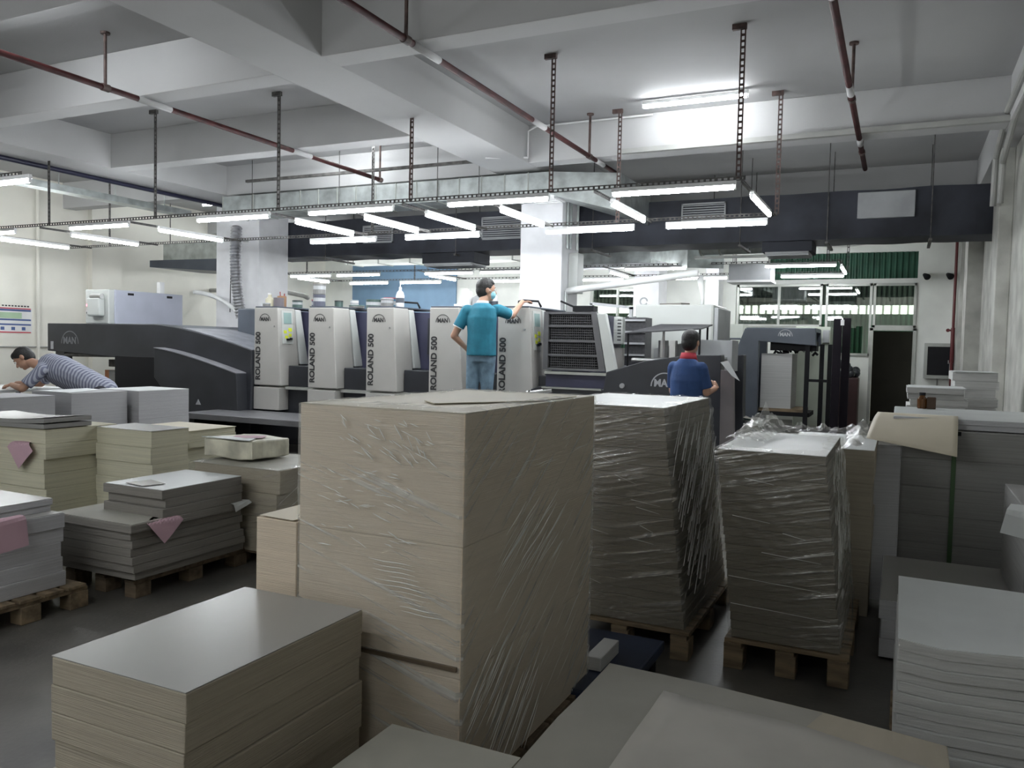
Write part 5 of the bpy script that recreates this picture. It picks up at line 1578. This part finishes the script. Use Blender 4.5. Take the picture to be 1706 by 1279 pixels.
jeans = [('h', [(V3(-4.47, 8.50, 1.30), .165, .125, az), (V3(-4.47, 8.50, 1.45), .16, .12, az)])]
for q, fx in ((-1, -4.565), (1, -4.395)):
    jeans += [('c', V3(-4.47 + q * .08, 8.50, 1.36), .105, V3(fx, 8.49 + .03 * q, .96), .072), ('f', V3(fx, 8.49 + .03 * q, .98), .073, V3(fx, 8.47 + .03 * q, .56), .062)]
fused('jeans', jeans, M['denim'], P1, .009, 3)
for q, fx in ((-1, -4.565), (1, -4.395)):
    fused('shoe', [('c', V3(fx, 8.45 + .03 * q, .515), .036, V3(fx + .05, 8.62 + .03 * q, .512), .032)], M['black'], P1, .008, 2)

# man in blue shirt by feeder
P2 = thing('person', 'person in a blue polo shirt with red collar, seen from behind', 'person', (-1.88, 7.92, 0))
face = V3(.25, .96, -.12); up = V3(.0, .05, 1)
hc = V3(-1.865, 7.98, 1.570)
hp, rot, rt, fa, upv = head_prims(hc, face, up, 1.0)
az = R(-10)
body = list(hp) + [('c', V3(-1.875, 7.93, 1.37), .056, hc - up * .06, .052),
    ('h', [(V3(-1.88, 7.92, .86), .14, .11, az), (V3(-1.88, 7.92, 1.0), .13, .10, az), (V3(-1.88, 7.92, 1.2), .15, .11, az), (V3(-1.88, 7.92, 1.35), .13, .09, az), (V3(-1.88, 7.92, 1.42), .06, .055, az)])]
shL, elL, wrL = V3(-2.02, 7.94, 1.325), V3(-2.05, 8.06, 1.08), V3(-1.97, 8.26, 1.06)
shR, elR, wrR = V3(-1.735, 7.90, 1.325), V3(-1.685, 7.93, 1.09), V3(-1.645, 8.12, 1.12)
body += [('c', shL, .052, elL, .041), ('c', elL, .040, wrL, .028), ('c', shR, .052, elR, .042), ('c', elR, .041, wrR, .028)]
body += hand_prims(wrL, V3(.1, .9, .1), V3(.6, 0, -.3), .6, .95) + hand_prims(wrR, V3(0, .8, .35), V3(-.6, 0, -.3), .6, .95)
for q in (-1, 1):
    body += [('c', V3(-1.88 + q * .085, 7.92, .84), .09, V3(-1.88 + q * .10, 7.93, .46), .058), ('c', V3(-1.88 + q * .10, 7.93, .46), .056, V3(-1.88 + q * .10, 7.90, .08), .038), ('c', V3(-1.88 + q * .10, 7.90, .05), .036, V3(-1.88 + q * .11, 8.04, .035), .028)]
fused('body', body, M['skin'], P2, .0068, 2)
fused('hair', hair_prims(hc, rot, rt, fa, upv, 1.02), M['hair'], P2, .007, 2)
face_bits(P2, hc, rt, fa, upv)
shirt = [('h', [(V3(-1.88, 7.92, .80), .165, .14, az), (V3(-1.88, 7.92, 1.0), .16, .13, az), (V3(-1.88, 7.92, 1.2), .17, .135, az), (V3(-1.88, 7.92, 1.34), .15, .10, az), (V3(-1.88, 7.92, 1.41), .08, .072, az)]),
         ('c', shL + V3(.03, 0, -.005), .062, shL, .058), ('c', shR, .058, shR + V3(-.03, 0, -.005), .062),
         ('f', shL, .060, shL + (elL - shL) * .80, .060), ('f', shR, .060, shR + (elR - shR) * .85, .060)]
fused('polo_shirt', shirt, M['blue'], P2, .008, 3)
b = B(); lathe(b, (-1.876, 7.94, 1.385), [(.092, 0), (.082, .04), (.070, .085), (.062, .075)], 20); obj('shirt_collar', b, M['collar'], P2, smooth=True)
tr = [('h', [(V3(-1.88, 7.92, .74), .17, .13, az), (V3(-1.88, 7.92, .9), .165, .125, az)])]
for q in (-1, 1):
    tr += [('c', V3(-1.88 + q * .085, 7.92, .8), .105, V3(-1.88 + q * .10, 7.93, .46), .075), ('f', V3(-1.88 + q * .10, 7.93, .48), .076, V3(-1.88 + q * .10, 7.90, .08), .066)]
fused('trousers', tr, M['trous'], P2, .01, 3)
for q in (-1, 1):
    fused('shoe', [('c', V3(-1.88 + q * .10, 7.88, .042), .04, V3(-1.88 + q * .11, 8.07, .038), .034)], M['black'], P2, .008, 2)
t = thing('pink_bundle_sheet', 'white sheet draped over pinkish stack right of the blue shirt', 'sheet', (-1.52, 8.2, 1.0))
b = B(); hexa(b, [(-1.60, 8.25, .0), (-1.45, 8.25, .0), (-1.45, 8.35, .0), (-1.60, 8.35, .0), (-1.62, 8.25, 1.30), (-1.50, 8.25, 1.30), (-1.50, 8.35, 1.30), (-1.62, 8.35, 1.30)])
obj('board', b, mat('pinkish_board', (.24, .215, .22), .7), t)
b = B(); vs = [b.verts.new(p) for p in ((-1.62, 8.22, 1.38), (-1.50, 8.2, 1.25), (-1.42, 8.2, 1.20), (-1.55, 8.24, 1.40))]; b.faces.new(vs); obj('flap', b, M['sheetw'], t, solid=.003)

# man bending at the left
P3 = thing('person', 'person with dark hair in striped shirt bending over at far left', 'person', (-8.3, 6.5, 0))
dx, dy = 0, 0
face = V3(-.55, -.55, -.62).normalized(); up = V3(-.55, -.2, .55)
hc = V3(-9.02, 5.95, 1.23)
hp, rot, rt, fa, upv = head_prims(hc, face, up, 1.05)
pel = V3(-8.30, 6.38, .84); chest = V3(-8.66, 6.14, 1.10)
sa_ = V3(-8.86, 6.0, 1.16)
body = list(hp) + [('c', sa_, .055, hc - upv * .03, .052), ('c', pel, .14, chest, .145), ('c', chest, .145, V3(-8.76, 6.1, 1.14), .13)]
shN, elN, wrN = V3(-8.70, 5.94, 1.10), V3(-8.80, 5.78, .90), V3(-9.06, 5.83, .93)
shF, elF, wrF = V3(-8.96, 6.26, 1.10), V3(-9.12, 6.22, .93), V3(-9.26, 6.02, .93)
body += [('c', shN, .056, elN, .043), ('c', elN, .042, wrN, .028), ('c', shF, .056, elF, .043), ('c', elF, .042, wrF, .028)]
body += hand_prims(wrN, V3(-.9, .05, -.08), V3(0, .2, -1), .5, .95) + hand_prims(wrF, V3(-.8, -.3, -.08), V3(0, .2, -1), .5, .95)
for q in (-1, 1):
    o_ = V3(.6, .8, 0).cross(V3(0, 0, 1)).normalized() * .1 * q
    body += [('c', pel + o_, .095, pel + o_ + V3(.0, .02, -.42), .062), ('c', pel + o_ + V3(.0, .02, -.42), .06, pel + o_ + V3(.05, .1, -.80), .04), ('c', pel + o_ + V3(.05, .1, -.82), .036, pel + o_ + V3(-.06, .02, -.825), .03)]
fused('body', body, M['skin'], P3, .0068, 2)
fused('hair', hair_prims(hc, rot, rt, fa, upv, 1.08), M['hair'], P3, .008, 2)
face_bits(P3, hc, rt, fa, upv, 1.05)
fused('striped_shirt', [('c', pel + V3(.02, .02, .02), .165, chest, .175), ('c', chest, .175, V3(-8.76, 6.1, 1.15), .145), ('c', V3(-8.8, 6.1, 1.14), .12, shN, .075), ('c', V3(-8.8, 6.1, 1.14), .12, shF, .075),
      ('f', shN, .072, shN + (elN - shN) * .8, .068), ('f', shF, .072, shF + (elF - shF) * .8, .068)], M['stripe'], P3, .009, 3)
tr = [('c', pel + V3(0, 0, -.08), .16, pel, .15)]
for q in (-1, 1):
    o_ = V3(.6, .8, 0).cross(V3(0, 0, 1)).normalized() * .1 * q
    tr += [('c', pel + o_, .11, pel + o_ + V3(.0, .02, -.42), .078), ('f', pel + o_ + V3(.0, .02, -.40), .078, pel + o_ + V3(.05, .1, -.79), .066)]
fused('trousers', tr, M['trous'], P3, .01, 3)
for q in (-1, 1):
    o_ = V3(.6, .8, 0).cross(V3(0, 0, 1)).normalized() * .1 * q
    fused('shoe', [('c', pel + o_ + V3(.06, .11, -.815), .042, pel + o_ + V3(-.09, .0, -.82), .034)], M['black'], P3, .009, 2)
t = thing('work_table', 'low table with papers where the striped-shirt person leans', 'table', (-9.3, 5.9, 0))
bx('table_top', M['sheetw'], (-9.95, -8.98, 5.55, 6.5, .85, .88), t, .005)
for x in (-9.9, -9.05):
    for y in (5.6, 6.42):
        bx('leg', M['black'], (x, x + .04, y, y + .04, 0, .85), t)
